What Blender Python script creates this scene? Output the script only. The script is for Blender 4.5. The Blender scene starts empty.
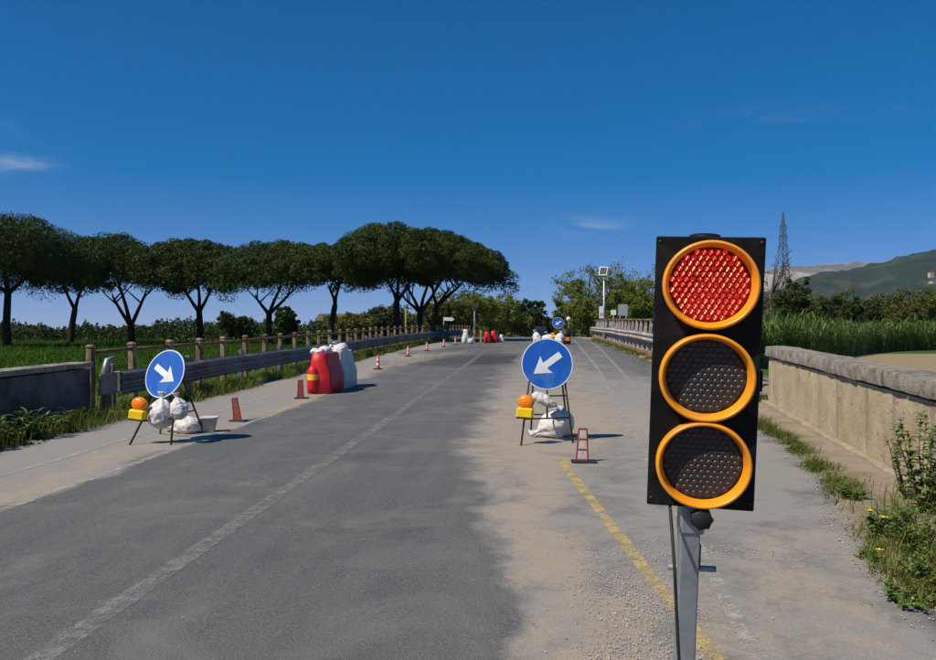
import bpy, math, random
import numpy as np
from mathutils import Vector, Matrix, Euler, noise as mnoise

# ------------------------------------------------------------------ camera, sky, sun, exposure
scene = bpy.context.scene
COL = scene.collection
EYE = 1.55
YAW = math.atan(61 / 800)
cam_d = bpy.data.cameras.new('camera')
cam_d.sensor_width = 36.0
cam_d.lens = 800 / 936 * 36.0
cam_d.clip_start = 0.05
cam_d.clip_end = 30000
cam = bpy.data.objects.new('camera', cam_d)
COL.objects.link(cam)
cam.location = (0, 0, EYE)
cam.rotation_euler = (math.pi / 2, 0, YAW)
scene.camera = cam

SUN_EL = math.radians(50)
TO_SUN = Vector((-0.78 * math.cos(SUN_EL), -0.626 * math.cos(SUN_EL), math.sin(SUN_EL))).normalized()

world = bpy.data.worlds.new('World')
scene.world = world
world.use_nodes = True
wn, wl = world.node_tree.nodes, world.node_tree.links
wn.clear()
w_out = wn.new('ShaderNodeOutputWorld')
w_bg = wn.new('ShaderNodeBackground')
w_sky = wn.new('ShaderNodeTexSky')
w_sky.sky_type = 'NISHITA'
w_sky.sun_disc = False
w_sky.sun_elevation = SUN_EL
w_sky.sun_rotation = math.atan2(TO_SUN.x, TO_SUN.y)
w_sky.altitude = 2500
w_sky.air_density = 0.7
w_sky.dust_density = 0.0
w_sky.ozone_density = 8.0
w_bg.inputs['Strength'].default_value = 0.15
w_gam = wn.new('ShaderNodeGamma')
w_gam.inputs['Gamma'].default_value = 0.64
w_hsv = wn.new('ShaderNodeHueSaturation')
w_hsv.inputs['Saturation'].default_value = 1.27
wl.new(w_sky.outputs[0], w_hsv.inputs['Color'])


def sky_dir(px, py):
    a = YAW
    r = Vector((math.cos(a), math.sin(a), 0))
    f = Vector((-math.sin(a), math.cos(a), 0))
    return (f * 800 + r * (px - 468) + Vector((0, 0, 1)) * (330 - py)).normalized()


# thin fair-weather wisps: streaky noise inside a few soft patches of sky
w_geo = wn.new('ShaderNodeTexCoord')
w_map = wn.new('ShaderNodeMapping')
w_map.inputs['Scale'].default_value = (9, 9, 34)
wl.new(w_geo.outputs['Generated'], w_map.inputs['Vector'])
w_noi = wn.new('ShaderNodeTexNoise')
w_noi.inputs['Scale'].default_value = 1.6
w_noi.inputs['Detail'].default_value = 7
w_noi.inputs['Roughness'].default_value = 0.62
w_noi.inputs['Distortion'].default_value = 0.6
wl.new(w_map.outputs[0], w_noi.inputs['Vector'])
w_rmp = wn.new('ShaderNodeMapRange')
w_rmp.inputs['From Min'].default_value = 0.42
w_rmp.inputs['From Max'].default_value = 0.75
wl.new(w_noi.outputs['Fac'], w_rmp.inputs['Value'])
prev = None
for (cx, cy, sx, sy, amp) in [(16, 163, 22, 7, 0.55), (592, 226, 26, 7, 0.60), (775, 118, 70, 12, 0.07), (-6, 140, 30, 26, 0.07),
                              (930, 100, 50, 14, 0.03), (1500, 150, 160, 20, 0.3), (-800, 120, 180, 30, 0.3)]:
    d = sky_dir(cx, cy)
    az, el = math.atan2(d.x, d.y), math.asin(d.z)
    rt = Vector((math.cos(az), -math.sin(az), 0))
    up = rt.cross(d)
    outs = []
    for ax, s in ((rt, sx / 800), (up, sy / 800)):
        dn = wn.new('ShaderNodeVectorMath'); dn.operation = 'DOT_PRODUCT'
        wl.new(w_geo.outputs['Generated'], dn.inputs[0]); dn.inputs[1].default_value = ax
        m = wn.new('ShaderNodeMath'); m.operation = 'DIVIDE'; m.inputs[1].default_value = s
        wl.new(dn.outputs['Value'], m.inputs[0])
        q = wn.new('ShaderNodeMath'); q.operation = 'MULTIPLY'
        wl.new(m.outputs[0], q.inputs[0]); wl.new(m.outputs[0], q.inputs[1])
        outs.append(q)
    ad = wn.new('ShaderNodeMath'); ad.operation = 'ADD'
    wl.new(outs[0].outputs[0], ad.inputs[0]); wl.new(outs[1].outputs[0], ad.inputs[1])
    ex = wn.new('ShaderNodeMath'); ex.operation = 'MULTIPLY'; ex.inputs[1].default_value = -0.7
    wl.new(ad.outputs[0], ex.inputs[0])
    e2 = wn.new('ShaderNodeMath'); e2.operation = 'EXPONENT'
    wl.new(ex.outputs[0], e2.inputs[0])
    fw = wn.new('ShaderNodeVectorMath'); fw.operation = 'DOT_PRODUCT'
    wl.new(w_geo.outputs['Generated'], fw.inputs[0]); fw.inputs[1].default_value = d
    gt = wn.new('ShaderNodeMath'); gt.operation = 'GREATER_THAN'; gt.inputs[1].default_value = 0.2
    wl.new(fw.outputs['Value'], gt.inputs[0])
    am = wn.new('ShaderNodeMath'); am.operation = 'MULTIPLY'; am.inputs[1].default_value = amp
    wl.new(e2.outputs[0], am.inputs[0])
    a2 = wn.new('ShaderNodeMath'); a2.operation = 'MULTIPLY'
    wl.new(am.outputs[0], a2.inputs[0]); wl.new(gt.outputs[0], a2.inputs[1])
    if prev is None:
        prev = a2
    else:
        s = wn.new('ShaderNodeMath'); s.operation = 'ADD'
        wl.new(prev.outputs[0], s.inputs[0]); wl.new(a2.outputs[0], s.inputs[1]); prev = s
w_mul = wn.new('ShaderNodeMath'); w_mul.operation = 'MULTIPLY'
wl.new(prev.outputs[0], w_mul.inputs[0]); wl.new(w_rmp.outputs[0], w_mul.inputs[1])
w_mix = wn.new('ShaderNodeMixRGB')
w_mix.inputs['Color2'].default_value = (2.6, 3.3, 4.3, 1)
wl.new(w_mul.outputs[0], w_mix.inputs['Fac'])
wl.new(w_hsv.outputs[0], w_gam.inputs['Color'])
w_tint = wn.new('ShaderNodeMixRGB')
w_tint.blend_type = 'MULTIPLY'
w_tint.inputs['Fac'].default_value = 1.0
w_tint.inputs['Color2'].default_value = (0.95, 0.92, 1.20, 1)
wl.new(w_gam.outputs[0], w_tint.inputs['Color1'])
wl.new(w_tint.outputs[0], w_mix.inputs['Color1'])
wl.new(w_mix.outputs[0], w_bg.inputs['Color'])
wl.new(w_bg.outputs[0], w_out.inputs['Surface'])

sun_d = bpy.data.lights.new('sun', 'SUN')
sun_d.energy = 5.0
sun_d.angle = math.radians(0.53)
sun_d.color = (1.0, 0.93, 0.81)
sun = bpy.data.objects.new('sun', sun_d)
COL.objects.link(sun)
sun.rotation_euler = (-TO_SUN).to_track_quat('-Z', 'Y').to_euler()
sun.location = (-20, -20, 40)

scene.view_settings.view_transform = 'Standard'
scene.view_settings.look = 'None'
scene.view_settings.gamma = 1.0
scene.view_settings.exposure = 0.0
scene.view_settings.use_curve_mapping = False
scene.cycles.use_denoising = True
scene.cycles.max_bounces = 6
scene.cycles.diffuse_bounces = 3
scene.cycles.glossy_bounces = 3
scene.cycles.transparent_max_bounces = 12
scene.cycles.volume_bounces = 0
scene.cycles.sample_clamp_indirect = 4.0

rnd = random.Random(7)
rng = np.random.default_rng(7)


# ------------------------------------------------------------------ geometry of the place
def road_z(y):
    if y < 40:
        return 0.015 * y
    if y < 150:
        return 0.015 * y - 0.000235 * (y - 40) ** 2
    return 0.015 * 150 - 0.000235 * 110 ** 2 - 0.0367 * (y - 150) * math.exp(-(y - 150) / 40)


def P(px, py, d):
    """world point seen at photo pixel (px, py) at depth d"""
    f = Vector((-math.sin(YAW), math.cos(YAW), 0))
    r = Vector((math.cos(YAW), math.sin(YAW), 0))
    return Vector((0, 0, EYE)) + f * d + r * ((px - 468) / 800 * d) + Vector((0, 0, -(py - 330) / 800 * d))


def G(px, py, lift=0.0):
    """point of the road surface seen at photo pixel"""
    d = 1.5
    while d < 130:
        p = P(px, py, d)
        if p.z <= road_z(p.y) + lift:
            break
        d += 0.02
    return Vector((p.x, p.y, road_z(p.y)))


def to_px(x, y, z):
    dx, dy = x, y
    d = -math.sin(YAW) * dx + math.cos(YAW) * dy
    r = math.cos(YAW) * dx + math.sin(YAW) * dy
    if d < 0.3:
        d = 0.3
    return 468 + 800 * r / d, 330 - 800 * (z - EYE) / d


def smooth(a, b, x):
    t = min(1, max(0, (x - a) / (b - a)))
    return t * t * (3 - 2 * t)


def nz(x, y, s=1.0, seed=0.0):
    return mnoise.noise(Vector((x * s + seed, y * s - seed * 0.7, seed * 1.3)))


# ------------------------------------------------------------------ materials
class N:
    def __init__(self, name):
        self.m = bpy.data.materials.new(name)
        self.m.use_nodes = True
        self.t = self.m.node_tree
        self.n, self.l = self.t.nodes, self.t.links
        self.n.clear()
        self.out = self.n.new('ShaderNodeOutputMaterial')

    def new(self, kind, **kw):
        x = self.n.new('ShaderNode' + kind)
        for k, v in kw.items():
            if k in x.inputs.keys():
                x.inputs[k].default_value = v
            else:
                setattr(x, k, v)
        return x

    def link(self, a, b):
        self.l.new(a, b)

    def coords(self, obj=True):
        c = self.new('TexCoord')
        return c.outputs['Object'] if obj else c.outputs['Generated']

    def worldpos(self):
        return self.new('NewGeometry').outputs['Position']

    def noise(self, vec, scale, detail=4, rough=0.55, dist=0.0):
        x = self.new('TexNoise', Scale=scale, Detail=detail, Roughness=rough, Distortion=dist)
        self.link(vec, x.inputs['Vector'])
        return x.outputs['Fac']

    def ramp(self, fac, stops):
        r = self.new('ValToRGB')
        e = r.color_ramp.elements
        while len(e) < len(stops):
            e.new(0.5)
        for i, (p, c) in enumerate(stops):
            e[i].position = p
            e[i].color = (c[0], c[1], c[2], 1) if not isinstance(c, (int, float)) else (c, c, c, 1)
        self.link(fac, r.inputs['Fac'])
        return r.outputs['Color']

    def mix(self, fac, a, b, mode='MIX'):
        x = self.new('MixRGB')
        x.blend_type = mode
        for v, s in ((fac, 'Fac'), (a, 'Color1'), (b, 'Color2')):
            if hasattr(v, 'is_linked'):
                self.link(v, x.inputs[s])
            elif isinstance(v, (int, float)):
                x.inputs[s].default_value = v
            else:
                x.inputs[s].default_value = (v[0], v[1], v[2], 1)
        return x.outputs['Color']

    def math(self, op, a, b=0.5, clamp=False):
        x = self.new('Math')
        x.operation = op
        x.use_clamp = clamp
        for i, v in enumerate((a, b)):
            if hasattr(v, 'is_linked'):
                self.link(v, x.inputs[i])
            else:
                x.inputs[i].default_value = v
        return x.outputs[0]

    def bump(self, h, strength=0.3, dist=0.02):
        b = self.new('Bump', Strength=strength, Distance=dist)
        self.link(h, b.inputs['Height'])
        return b.outputs['Normal']

    def principled(self, color, rough=0.8, metal=0.0, normal=None, spec=0.4, coat=0.0):
        p = self.new('BsdfPrincipled')
        for v, s in ((color, 'Base Color'), (rough, 'Roughness'), (metal, 'Metallic'), (spec, 'Specular IOR Level'), (coat, 'Coat Weight')):
            if hasattr(v, 'is_linked'):
                self.link(v, p.inputs[s])
            elif isinstance(v, (int, float)):
                p.inputs[s].default_value = v
            else:
                p.inputs[s].default_value = (v[0], v[1], v[2], 1)
        if normal is not None:
            self.link(normal, p.inputs['Normal'])
        return p

    def done(self, shader):
        self.link(shader.outputs[0], self.out.inputs['Surface'])
        return self.m


def simple(name, c1, c2, scale=8, rough=0.7, metal=0.0, bump=0.15, bdist=0.01, spec=0.4, dirt=None, dirt_amt=0.0, world=False, coat=0.0):
    n = N(name)
    v = n.worldpos() if world else n.coords()
    f = n.noise(v, scale, 6, 0.6)
    col = n.ramp(f, [(0.3, c1), (0.7, c2)])
    if dirt is not None:
        g = n.noise(v, scale * 0.45, 7, 0.68, 0.8)
        k = n.ramp(g, [(0.55 - dirt_amt * 0.35, 0.0), (0.72 - dirt_amt * 0.25, 1.0)])
        k2 = n.math('MULTIPLY', k, 0.85)
        col = n.mix(k2, col, dirt)
    nb = n.bump(n.noise(v, scale * 5, 5, 0.65), bump, bdist) if bump else None
    return n.done(n.principled(col, rough, metal, nb, spec, coat))


def leafmat(name, dark, light, extra=None, rough=0.55, transl=0.25, spec=0.25):
    n = N(name)
    a = n.new('Attribute'); a.attribute_name = 'tint'
    stops = [(0.0, dark), (0.65, light)] + ([(1.0, extra)] if extra else [])
    col = n.ramp(a.outputs['Fac'], stops)
    p = n.principled(col, rough, 0, None, spec)
    t = n.new('BsdfTranslucent')
    n.link(col, t.inputs['Color'])
    mx = n.new('MixShader', Fac=transl)
    n.link(p.outputs[0], mx.inputs[1]); n.link(t.outputs[0], mx.inputs[2])
    return n.done(mx)


# asphalt with sand and dust spread over it
def road_material():
    n = N('asphalt')
    v = n.worldpos()
    agg = n.new('TexVoronoi', Scale=85.0); n.link(v, agg.inputs['Vector'])
    fine = n.noise(v, 190, 3, 0.7)
    med = n.noise(v, 75, 3, 0.8)
    fine2 = n.math('ADD', n.math('MULTIPLY', fine, 0.55), n.math('MULTIPLY', med, 0.45))
    grain = n.ramp(fine2, [(0.36, (0.022, 0.022, 0.021)), (0.50, (0.100, 0.098, 0.094)), (0.65, (0.40, 0.39, 0.37))])
    stone = n.mix(n.math('MULTIPLY', agg.outputs['Distance'], 0.6), grain, (0.07, 0.072, 0.076))
    big = n.noise(v, 0.35, 5, 0.6)
    base = n.mix(0.30, stone, n.ramp(big, [(0.3, (0.070, 0.072, 0.076)), (0.7, (0.135, 0.133, 0.129))]))
    mp = n.new('Mapping'); mp.inputs['Scale'].default_value = (2.4, 0.12, 1.0)
    n.link(v, mp.inputs['Vector'])
    streak = n.noise(mp.outputs[0], 1.4, 5, 0.6)
    base = n.mix(n.ramp(streak, [(0.40, 0.0), (0.75, 0.4)]), base, (0.175, 0.170, 0.160))
    blot = n.noise(v, 1.0, 8, 0.7, 0.8)
    base = n.mix(n.ramp(blot, [(0.50, 0.0), (0.70, 0.6)]), base, (0.20, 0.188, 0.17))
    base = n.mix(n.ramp(n.noise(v, 0.8, 6, 0.65, 0.4), [(0.30, 0.5), (0.44, 0.0)]), base, (0.055, 0.055, 0.055))
    worn = n.new('Attribute'); worn.attribute_name = 'worn'
    pale = n.mix(n.noise(v, 120, 4, 0.7), (0.15, 0.134, 0.120), (0.46, 0.415, 0.37))
    wk = n.math('ADD', worn.outputs['Fac'], n.math('MULTIPLY', n.math('SUBTRACT', n.noise(v, 1.9, 9, 0.72, 0.7), 0.5), 1.3))
    wk = n.ramp(wk, [(0.20, 0.0), (0.62, 0.80)])
    wk = n.math('MULTIPLY', wk, n.ramp(worn.outputs['Fac'], [(0.02, 0.0), (0.16, 1.0)]))
    base = n.mix(wk, base, pale)
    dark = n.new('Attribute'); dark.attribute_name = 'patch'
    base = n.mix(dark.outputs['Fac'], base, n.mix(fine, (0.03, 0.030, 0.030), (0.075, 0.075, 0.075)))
    at = n.new('Attribute'); at.attribute_name = 'dust'
    brk = n.noise(v, 3.2, 8, 0.68, 0.5)
    brk2 = n.noise(v, 26, 6, 0.7)
    k = n.math('ADD', at.outputs['Fac'], n.math('MULTIPLY', n.math('SUBTRACT', brk, 0.5), 1.7))
    k = n.math('ADD', k, n.math('MULTIPLY', n.math('SUBTRACT', brk2, 0.5), 1.0))
    k = n.ramp(k, [(0.32, 0.0), (0.70, 0.85)])
    k = n.math('MULTIPLY', k, n.ramp(at.outputs['Fac'], [(0.02, 0.0), (0.2, 1.0)]))
    sand = n.mix(n.noise(v, 60, 5, 0.75), (0.22, 0.176, 0.132), (0.48, 0.39, 0.30))
    col = n.mix(k, base, sand)
    # hairline cracks
    cr = n.new('TexVoronoi', Scale=0.42); cr.feature = 'DISTANCE_TO_EDGE'
    wob = n.new('TexNoise', Scale=1.7, Detail=5.0)
    n.link(v, wob.inputs['Vector'])
    wv = n.new('VectorMath'); wv.operation = 'MULTIPLY_ADD'
    n.link(wob.outputs['Color'], wv.inputs[0]); wv.inputs[1].default_value = (0.9, 0.9, 0.9); n.link(v, wv.inputs[2])
    n.link(wv.outputs[0], cr.inputs['Vector'])
    ck = n.ramp(cr.outputs['Distance'], [(0.0, 1.0), (0.006, 0.0)])
    ck = n.math('MULTIPLY', ck, n.ramp(n.noise(v, 0.23, 3), [(0.52, 0.0), (0.62, 0.55)]))
    col = n.mix(ck, col, (0.035, 0.034, 0.033))
    h = n.math('ADD', fine, n.math('MULTIPLY', agg.outputs['Distance'], 0.8))
    nb = n.bump(h, 0.5, 0.006)
    return n.done(n.principled(col, 0.86, 0, nb, 0.3))


def paint_material(name, c, wear, dirt):
    n = N(name)
    v = n.worldpos()
    f = n.noise(v, 9, 9, 0.72)
    f2 = n.noise(v, 70, 6, 0.75)
    s = n.math('ADD', n.math('MULTIPLY', f, 0.55), n.math('MULTIPLY', f2, 0.55))
    ed = n.new('Attribute'); ed.attribute_name = 'edge'
    s = n.math('SUBTRACT', s, n.math('MULTIPLY', n.math('SUBTRACT', 1.0, ed.outputs['Fac']), 0.30))
    k = n.ramp(s, [(wear - 0.07, 0.0), (wear + 0.10, 1.0)])
    col = n.mix(n.noise(v, 4, 6, 0.7), c, dirt)
    p = n.principled(col, 0.75, 0, n.bump(f2, 0.3, 0.003), 0.3)
    tr = n.new('BsdfTransparent')
    mx = n.new('MixShader')
    n.link(k, mx.inputs[0]); n.link(tr.outputs[0], mx.inputs[1]); n.link(p.outputs[0], mx.inputs[2])
    return n.done(mx)


def ground_material():
    n = N('ground')
    v = n.worldpos()
    at = n.new('Attribute'); at.attribute_name = 'cover'      # 0 sand, 0.5 grassy, 1 dry soil
    sand = n.mix(n.noise(v, 40, 6, 0.75), (0.22, 0.165, 0.12), (0.44, 0.35, 0.26))
    sand = n.mix(n.ramp(n.noise(v, 2.5, 6, 0.7), [(0.45, 0.0), (0.7, 0.7)]), sand, (0.15, 0.115, 0.085))
    grass = n.mix(n.noise(v, 0.6, 7, 0.7), (0.035, 0.06, 0.012), (0.085, 0.14, 0.025))
    grass = n.mix(n.math('MULTIPLY', n.noise(v, 9, 5, 0.7), 0.5), grass, (0.05, 0.075, 0.02))
    soil = n.mix(n.noise(v, 1.2, 8, 0.72), (0.22, 0.165, 0.09), (0.36, 0.29, 0.17))
    a = n.ramp(at.outputs['Fac'], [(0.1, 0.0), (0.4, 1.0)])
    b = n.ramp(at.outputs['Fac'], [(0.6, 0.0), (0.9, 1.0)])
    col = n.mix(b, n.mix(a, sand, grass), soil)
    nb = n.bump(n.noise(v, 30, 7, 0.75), 0.6, 0.03)
    return n.done(n.principled(col, 0.95, 0, nb, 0.1))


M = {}
M['road'] = road_material()
M['white_paint'] = paint_material('worn_white_paint', (0.29, 0.28, 0.26), 0.54, (0.20, 0.19, 0.175))
M['faint_paint'] = paint_material('faint_white_paint', (0.46, 0.42, 0.37), 0.53, (0.36, 0.32, 0.28))
M['yellow_paint'] = paint_material('worn_yellow_paint', (0.60, 0.42, 0.15), 0.51, (0.42, 0.33, 0.19))
M['ground'] = ground_material()
def stone_mat():
    n = N('pitted_limestone')
    v = n.worldpos()
    col = n.ramp(n.noise(v, 2.2, 7, 0.65), [(0.3, (0.37, 0.28, 0.175)), (0.7, (0.57, 0.46, 0.305))])
    och = n.ramp(n.noise(v, 1.7, 5, 0.6, 0.6), [(0.56, 0.0), (0.74, 0.75)])
    col = n.mix(och, col, (0.44, 0.28, 0.09))
    grey = n.ramp(n.noise(v, 4.5, 6, 0.7), [(0.55, 0.0), (0.75, 0.6)])
    col = n.mix(grey, col, (0.34, 0.30, 0.27))
    pit = n.noise(v, 7.5, 5, 0.72, 1.2)
    pk = n.ramp(pit, [(0.345, 1.0), (0.385, 0.0)])
    col = n.mix(n.math('MULTIPLY', pk, 0.75), col, (0.09, 0.065, 0.045))
    h = n.math('SUBTRACT', n.noise(v, 22, 7, 0.7), n.math('MULTIPLY', pk, 1.2))
    return n.done(n.principled(col, 0.93, 0, n.bump(h, 0.7, 0.03), 0.2))


M['stone'] = stone_mat()
M['coping'] = simple('lichen_coping', (0.34, 0.29, 0.225), (0.56, 0.50, 0.42), 9, 0.95, 0, 1.0, 0.05, 0.2, (0.13, 0.105, 0.08), 0.30, True)
M['mortar'] = simple('mortar', (0.27, 0.21, 0.145), (0.42, 0.335, 0.235), 6, 0.95, 0, 0.6, 0.03, 0.2, None, 0, True)
M['dark_wall'] = simple('weathered_concrete', (0.12, 0.11, 0.10), (0.21, 0.195, 0.175), 3, 0.95, 0, 0.7, 0.03, 0.2, (0.045, 0.042, 0.04), 0.5, True)
M['galv'] = simple('galvanised_steel', (0.22, 0.23, 0.235), (0.34, 0.35, 0.355), 6, 0.5, 0.6, 0.1, 0.004, 0.5, (0.16, 0.10, 0.065), 0.1, True)
M['galv_dark'] = simple('weathered_galvanised_steel', (0.12, 0.125, 0.135), (0.20, 0.205, 0.215), 3, 0.55, 0.35, 0.15, 0.004, 0.45, (0.15, 0.085, 0.05), 0.2, True)
M['pole'] = simple('signal_pole_zinc', (0.30, 0.325, 0.35), (0.40, 0.425, 0.45), 14, 0.45, 0.55, 0.12, 0.002, 0.5, (0.25, 0.25, 0.24), 0.2)
M['rail_pale'] = simple('pale_rusting_guardrail', (0.40, 0.37, 0.33), (0.56, 0.53, 0.49), 3, 0.6, 0.2, 0.2, 0.01, 0.4, (0.24, 0.12, 0.06), 0.3, True)
M['rust'] = simple('rust', (0.13, 0.065, 0.035), (0.24, 0.125, 0.07), 9, 0.85, 0.1, 0.4, 0.008, 0.2, (0.30, 0.22, 0.15), 0.15, True)
M['post_concrete'] = simple('stained_concrete_post', (0.25, 0.175, 0.115), (0.40, 0.31, 0.21), 6, 0.92, 0, 0.6, 0.015, 0.2, (0.14, 0.06, 0.032), 0.5, True)
M['black'] = simple('black_housing', (0.004, 0.004, 0.004), (0.008, 0.008, 0.008), 20, 0.55, 0, 0.08, 0.002, 0.15, (0.022, 0.020, 0.018), 0.22)
M['rubber'] = simple('black_rubber', (0.012, 0.012, 0.012), (0.026, 0.026, 0.026), 20, 0.6, 0, 0.1, 0.002, 0.35)
M['amber'] = simple('amber_plastic', (0.82, 0.275, 0.008), (0.92, 0.345, 0.014), 12, 0.36, 0, 0.05, 0.001, 0.5, (0.62, 0.26, 0.05), 0.2)
M['lens_dark'] = simple('dark_lens', (0.022, 0.018, 0.018), (0.045, 0.036, 0.036), 60, 0.36, 0, 0.05, 0.001, 0.5)
M['lens_gap'] = simple('dark_lens_ground', (0.008, 0.006, 0.006), (0.014, 0.011, 0.010), 60, 0.5, 0, 0.05, 0.001, 0.4)
M['blue'] = simple('sign_blue', (0.006, 0.085, 0.40), (0.010, 0.105, 0.46), 4, 0.42, 0, 0.04, 0.001, 0.4, (0.07, 0.20, 0.50), 0.16)
M['white'] = simple('sign_white', (0.66, 0.67, 0.68), (0.76, 0.76, 0.76), 6, 0.5, 0, 0.05, 0.001, 0.4, (0.5, 0.48, 0.44), 0.1)
M['zincback'] = simple('sign_back', (0.28, 0.29, 0.30), (0.38, 0.39, 0.40), 5, 0.5, 0.5, 0.05, 0.002, 0.4)
M['legs'] = simple('stand_steel', (0.025, 0.024, 0.024), (0.065, 0.055, 0.048), 20, 0.6, 0.3, 0.2, 0.002, 0.4, (0.10, 0.06, 0.04), 0.2)
M['sack'] = simple('white_woven_sack', (0.56, 0.545, 0.52), (0.74, 0.725, 0.70), 5, 0.8, 0, 0.45, 0.012, 0.25, (0.36, 0.32, 0.26), 0.22)
M['tub'] = simple('grey_white_tub', (0.50, 0.49, 0.46), (0.64, 0.62, 0.59), 6, 0.85, 0, 0.4, 0.01, 0.2, (0.33, 0.30, 0.26), 0.3)
M['red_plastic'] = simple('red_barrier_plastic', (0.52, 0.008, 0.014), (0.64, 0.014, 0.022), 5, 0.5, 0, 0.12, 0.004, 0.4, (0.42, 0.05, 0.045), 0.15)
M['white_plastic'] = simple('white_barrier_plastic', (0.55, 0.55, 0.54), (0.68, 0.68, 0.66), 5, 0.5, 0, 0.12, 0.004, 0.4, (0.40, 0.36, 0.31), 0.2)
M['yellow'] = simple('yellow_plastic', (0.82, 0.50, 0.008), (0.92, 0.60, 0.015), 9, 0.4, 0, 0.05, 0.002, 0.45, (0.6, 0.36, 0.02), 0.1)
M['orange'] = simple('orange_lens', (0.88, 0.17, 0.006), (0.98, 0.27, 0.012), 30, 0.25, 0, 0.3, 0.003, 0.5)
M['delin_red'] = simple('dull_red_plastic', (0.22, 0.035, 0.028), (0.34, 0.06, 0.045), 16, 0.65, 0, 0.1, 0.003, 0.3, (0.16, 0.09, 0.07), 0.2)
M['delin_bright'] = simple('pink_red_plastic', (0.62, 0.07, 0.07), (0.75, 0.13, 0.11), 12, 0.6, 0, 0.1, 0.003, 0.3)
M['panel_white'] = simple('scuffed_white_panel', (0.50, 0.42, 0.37), (0.66, 0.58, 0.52), 20, 0.7, 0, 0.1, 0.003, 0.3, (0.36, 0.24, 0.19), 0.25)
M['solar'] = simple('solar_cells', (0.012, 0.015, 0.028), (0.020, 0.026, 0.045), 6, 0.5, 0, 0.0, 0.001, 0.25)
M['alu'] = simple('aluminium', (0.48, 0.49, 0.50), (0.60, 0.61, 0.62), 8, 0.45, 0.4, 0.05, 0.002, 0.5)
M['grey_paint'] = simple('grey_paint', (0.25, 0.27, 0.28), (0.33, 0.35, 0.36), 8, 0.6, 0, 0.05, 0.002, 0.4)
M['wood'] = simple('weathered_pole', (0.25, 0.20, 0.08), (0.36, 0.30, 0.13), 8, 0.85, 0, 0.3, 0.004, 0.2)
M['bark'] = simple('pine_bark', (0.022, 0.016, 0.012), (0.055, 0.038, 0.027), 3, 0.95, 0, 1.0, 0.08, 0.1, None, 0, True)
M['bark_grey'] = simple('grey_bark', (0.075, 0.062, 0.048), (0.15, 0.125, 0.095), 5, 0.95, 0, 0.8, 0.04, 0.1, None, 0, True)
M['pine'] = leafmat('pine_needles', (0.016, 0.031, 0.006), (0.050, 0.076, 0.014), (0.094, 0.118, 0.024), 0.6, 0.08, 0.10)
M['hedge'] = leafmat('dark_hedge_leaves', (0.020, 0.034, 0.008), (0.048, 0.072, 0.016), (0.09, 0.115, 0.028), 0.6, 0.15, 0.12)
M['spring'] = leafmat('spring_leaves', (0.105, 0.130, 0.016), (0.205, 0.235, 0.032), (0.28, 0.27, 0.07), 0.6, 0.38, 0.15)
M['scrub'] = leafmat('scrub_leaves', (0.058, 0.068, 0.014), (0.130, 0.138, 0.028), (0.22, 0.165, 0.055), 0.65, 0.22, 0.12)
M['reed'] = leafmat('reed_leaves', (0.050, 0.095, 0.016), (0.115, 0.195, 0.034), (0.26, 0.28, 0.10), 0.55, 0.25, 0.2)
M['grass'] = leafmat('grass_blades', (0.080, 0.125, 0.016), (0.195, 0.245, 0.036), (0.50, 0.41, 0.18), 0.6, 0.3, 0.2)
M['field'] = leafmat('field_grass', (0.045, 0.095, 0.012), (0.105, 0.190, 0.022), (0.18, 0.23, 0.045), 0.6, 0.3, 0.15)
M['weed'] = leafmat('weed_leaves', (0.062, 0.115, 0.020), (0.145, 0.225, 0.045), (0.28, 0.31, 0.09), 0.5, 0.25, 0.25)
M['stem'] = simple('weed_stem', (0.05, 0.045, 0.02), (0.11, 0.10, 0.04), 20, 0.8, 0, 0.2, 0.002, 0.2)
M['petal'] = simple('yellow_petal', (0.78, 0.54, 0.01), (0.88, 0.66, 0.02), 20, 0.6, 0, 0.0, 0.002, 0.2)
M['gravel'] = leafmat('gravel_chips', (0.17, 0.15, 0.135), (0.42, 0.39, 0.36), (0.60, 0.57, 0.53), 0.9, 0.0, 0.2)
M['hill'] = simple('wooded_hill', (0.012, 0.022, 0.014), (0.030, 0.042, 0.026), 0.03, 0.95, 0, 0.0, 0.01, 0.1, (0.08, 0.08, 0.045), 0.1, True)
M['ridge'] = simple('quarried_ridge', (0.30, 0.25, 0.21), (0.50, 0.45, 0.40), 0.012, 0.95, 0, 0.0, 0.01, 0.1, (0.08, 0.085, 0.07), 0.5, True)
M['house_wall'] = simple('house_render', (0.45, 0.36, 0.28), (0.58, 0.48, 0.38), 1, 0.9, 0, 0.1, 0.01, 0.2)
M['roof'] = simple('terracotta_roof', (0.10, 0.07, 0.04), (0.16, 0.115, 0.065), 2, 0.9, 0, 0.2, 0.02, 0.2)
M['glass_dark'] = simple('dark_glass', (0.015, 0.018, 0.022), (0.03, 0.034, 0.04), 3, 0.12, 0, 0.0, 0.01, 0.5)
M['car_paint'] = simple('dark_blue_car_paint', (0.015, 0.025, 0.05), (0.02, 0.033, 0.065), 3, 0.3, 0.2, 0.0, 0.01, 0.5, None, 0, False, 0.5)
M['pylon'] = simple('pylon_steel', (0.045, 0.06, 0.065), (0.075, 0.095, 0.10), 3, 0.6, 0.3, 0.0, 0.01, 0.3)


def red_lens():
    n = N('lit_red_lens')
    v = n.coords()
    f = n.noise(v, 14, 4)
    p = n.principled((0.09, 0.003, 0.004), 0.4, 0, None, 0.2)
    p.inputs['Emission Color'].default_value = (1.0, 0.035, 0.014, 1)
    n.link(n.math('MULTIPLY_ADD' if False else 'MULTIPLY', f, 0.85), p.inputs['Emission Strength'])
    return n.done(p)


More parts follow.
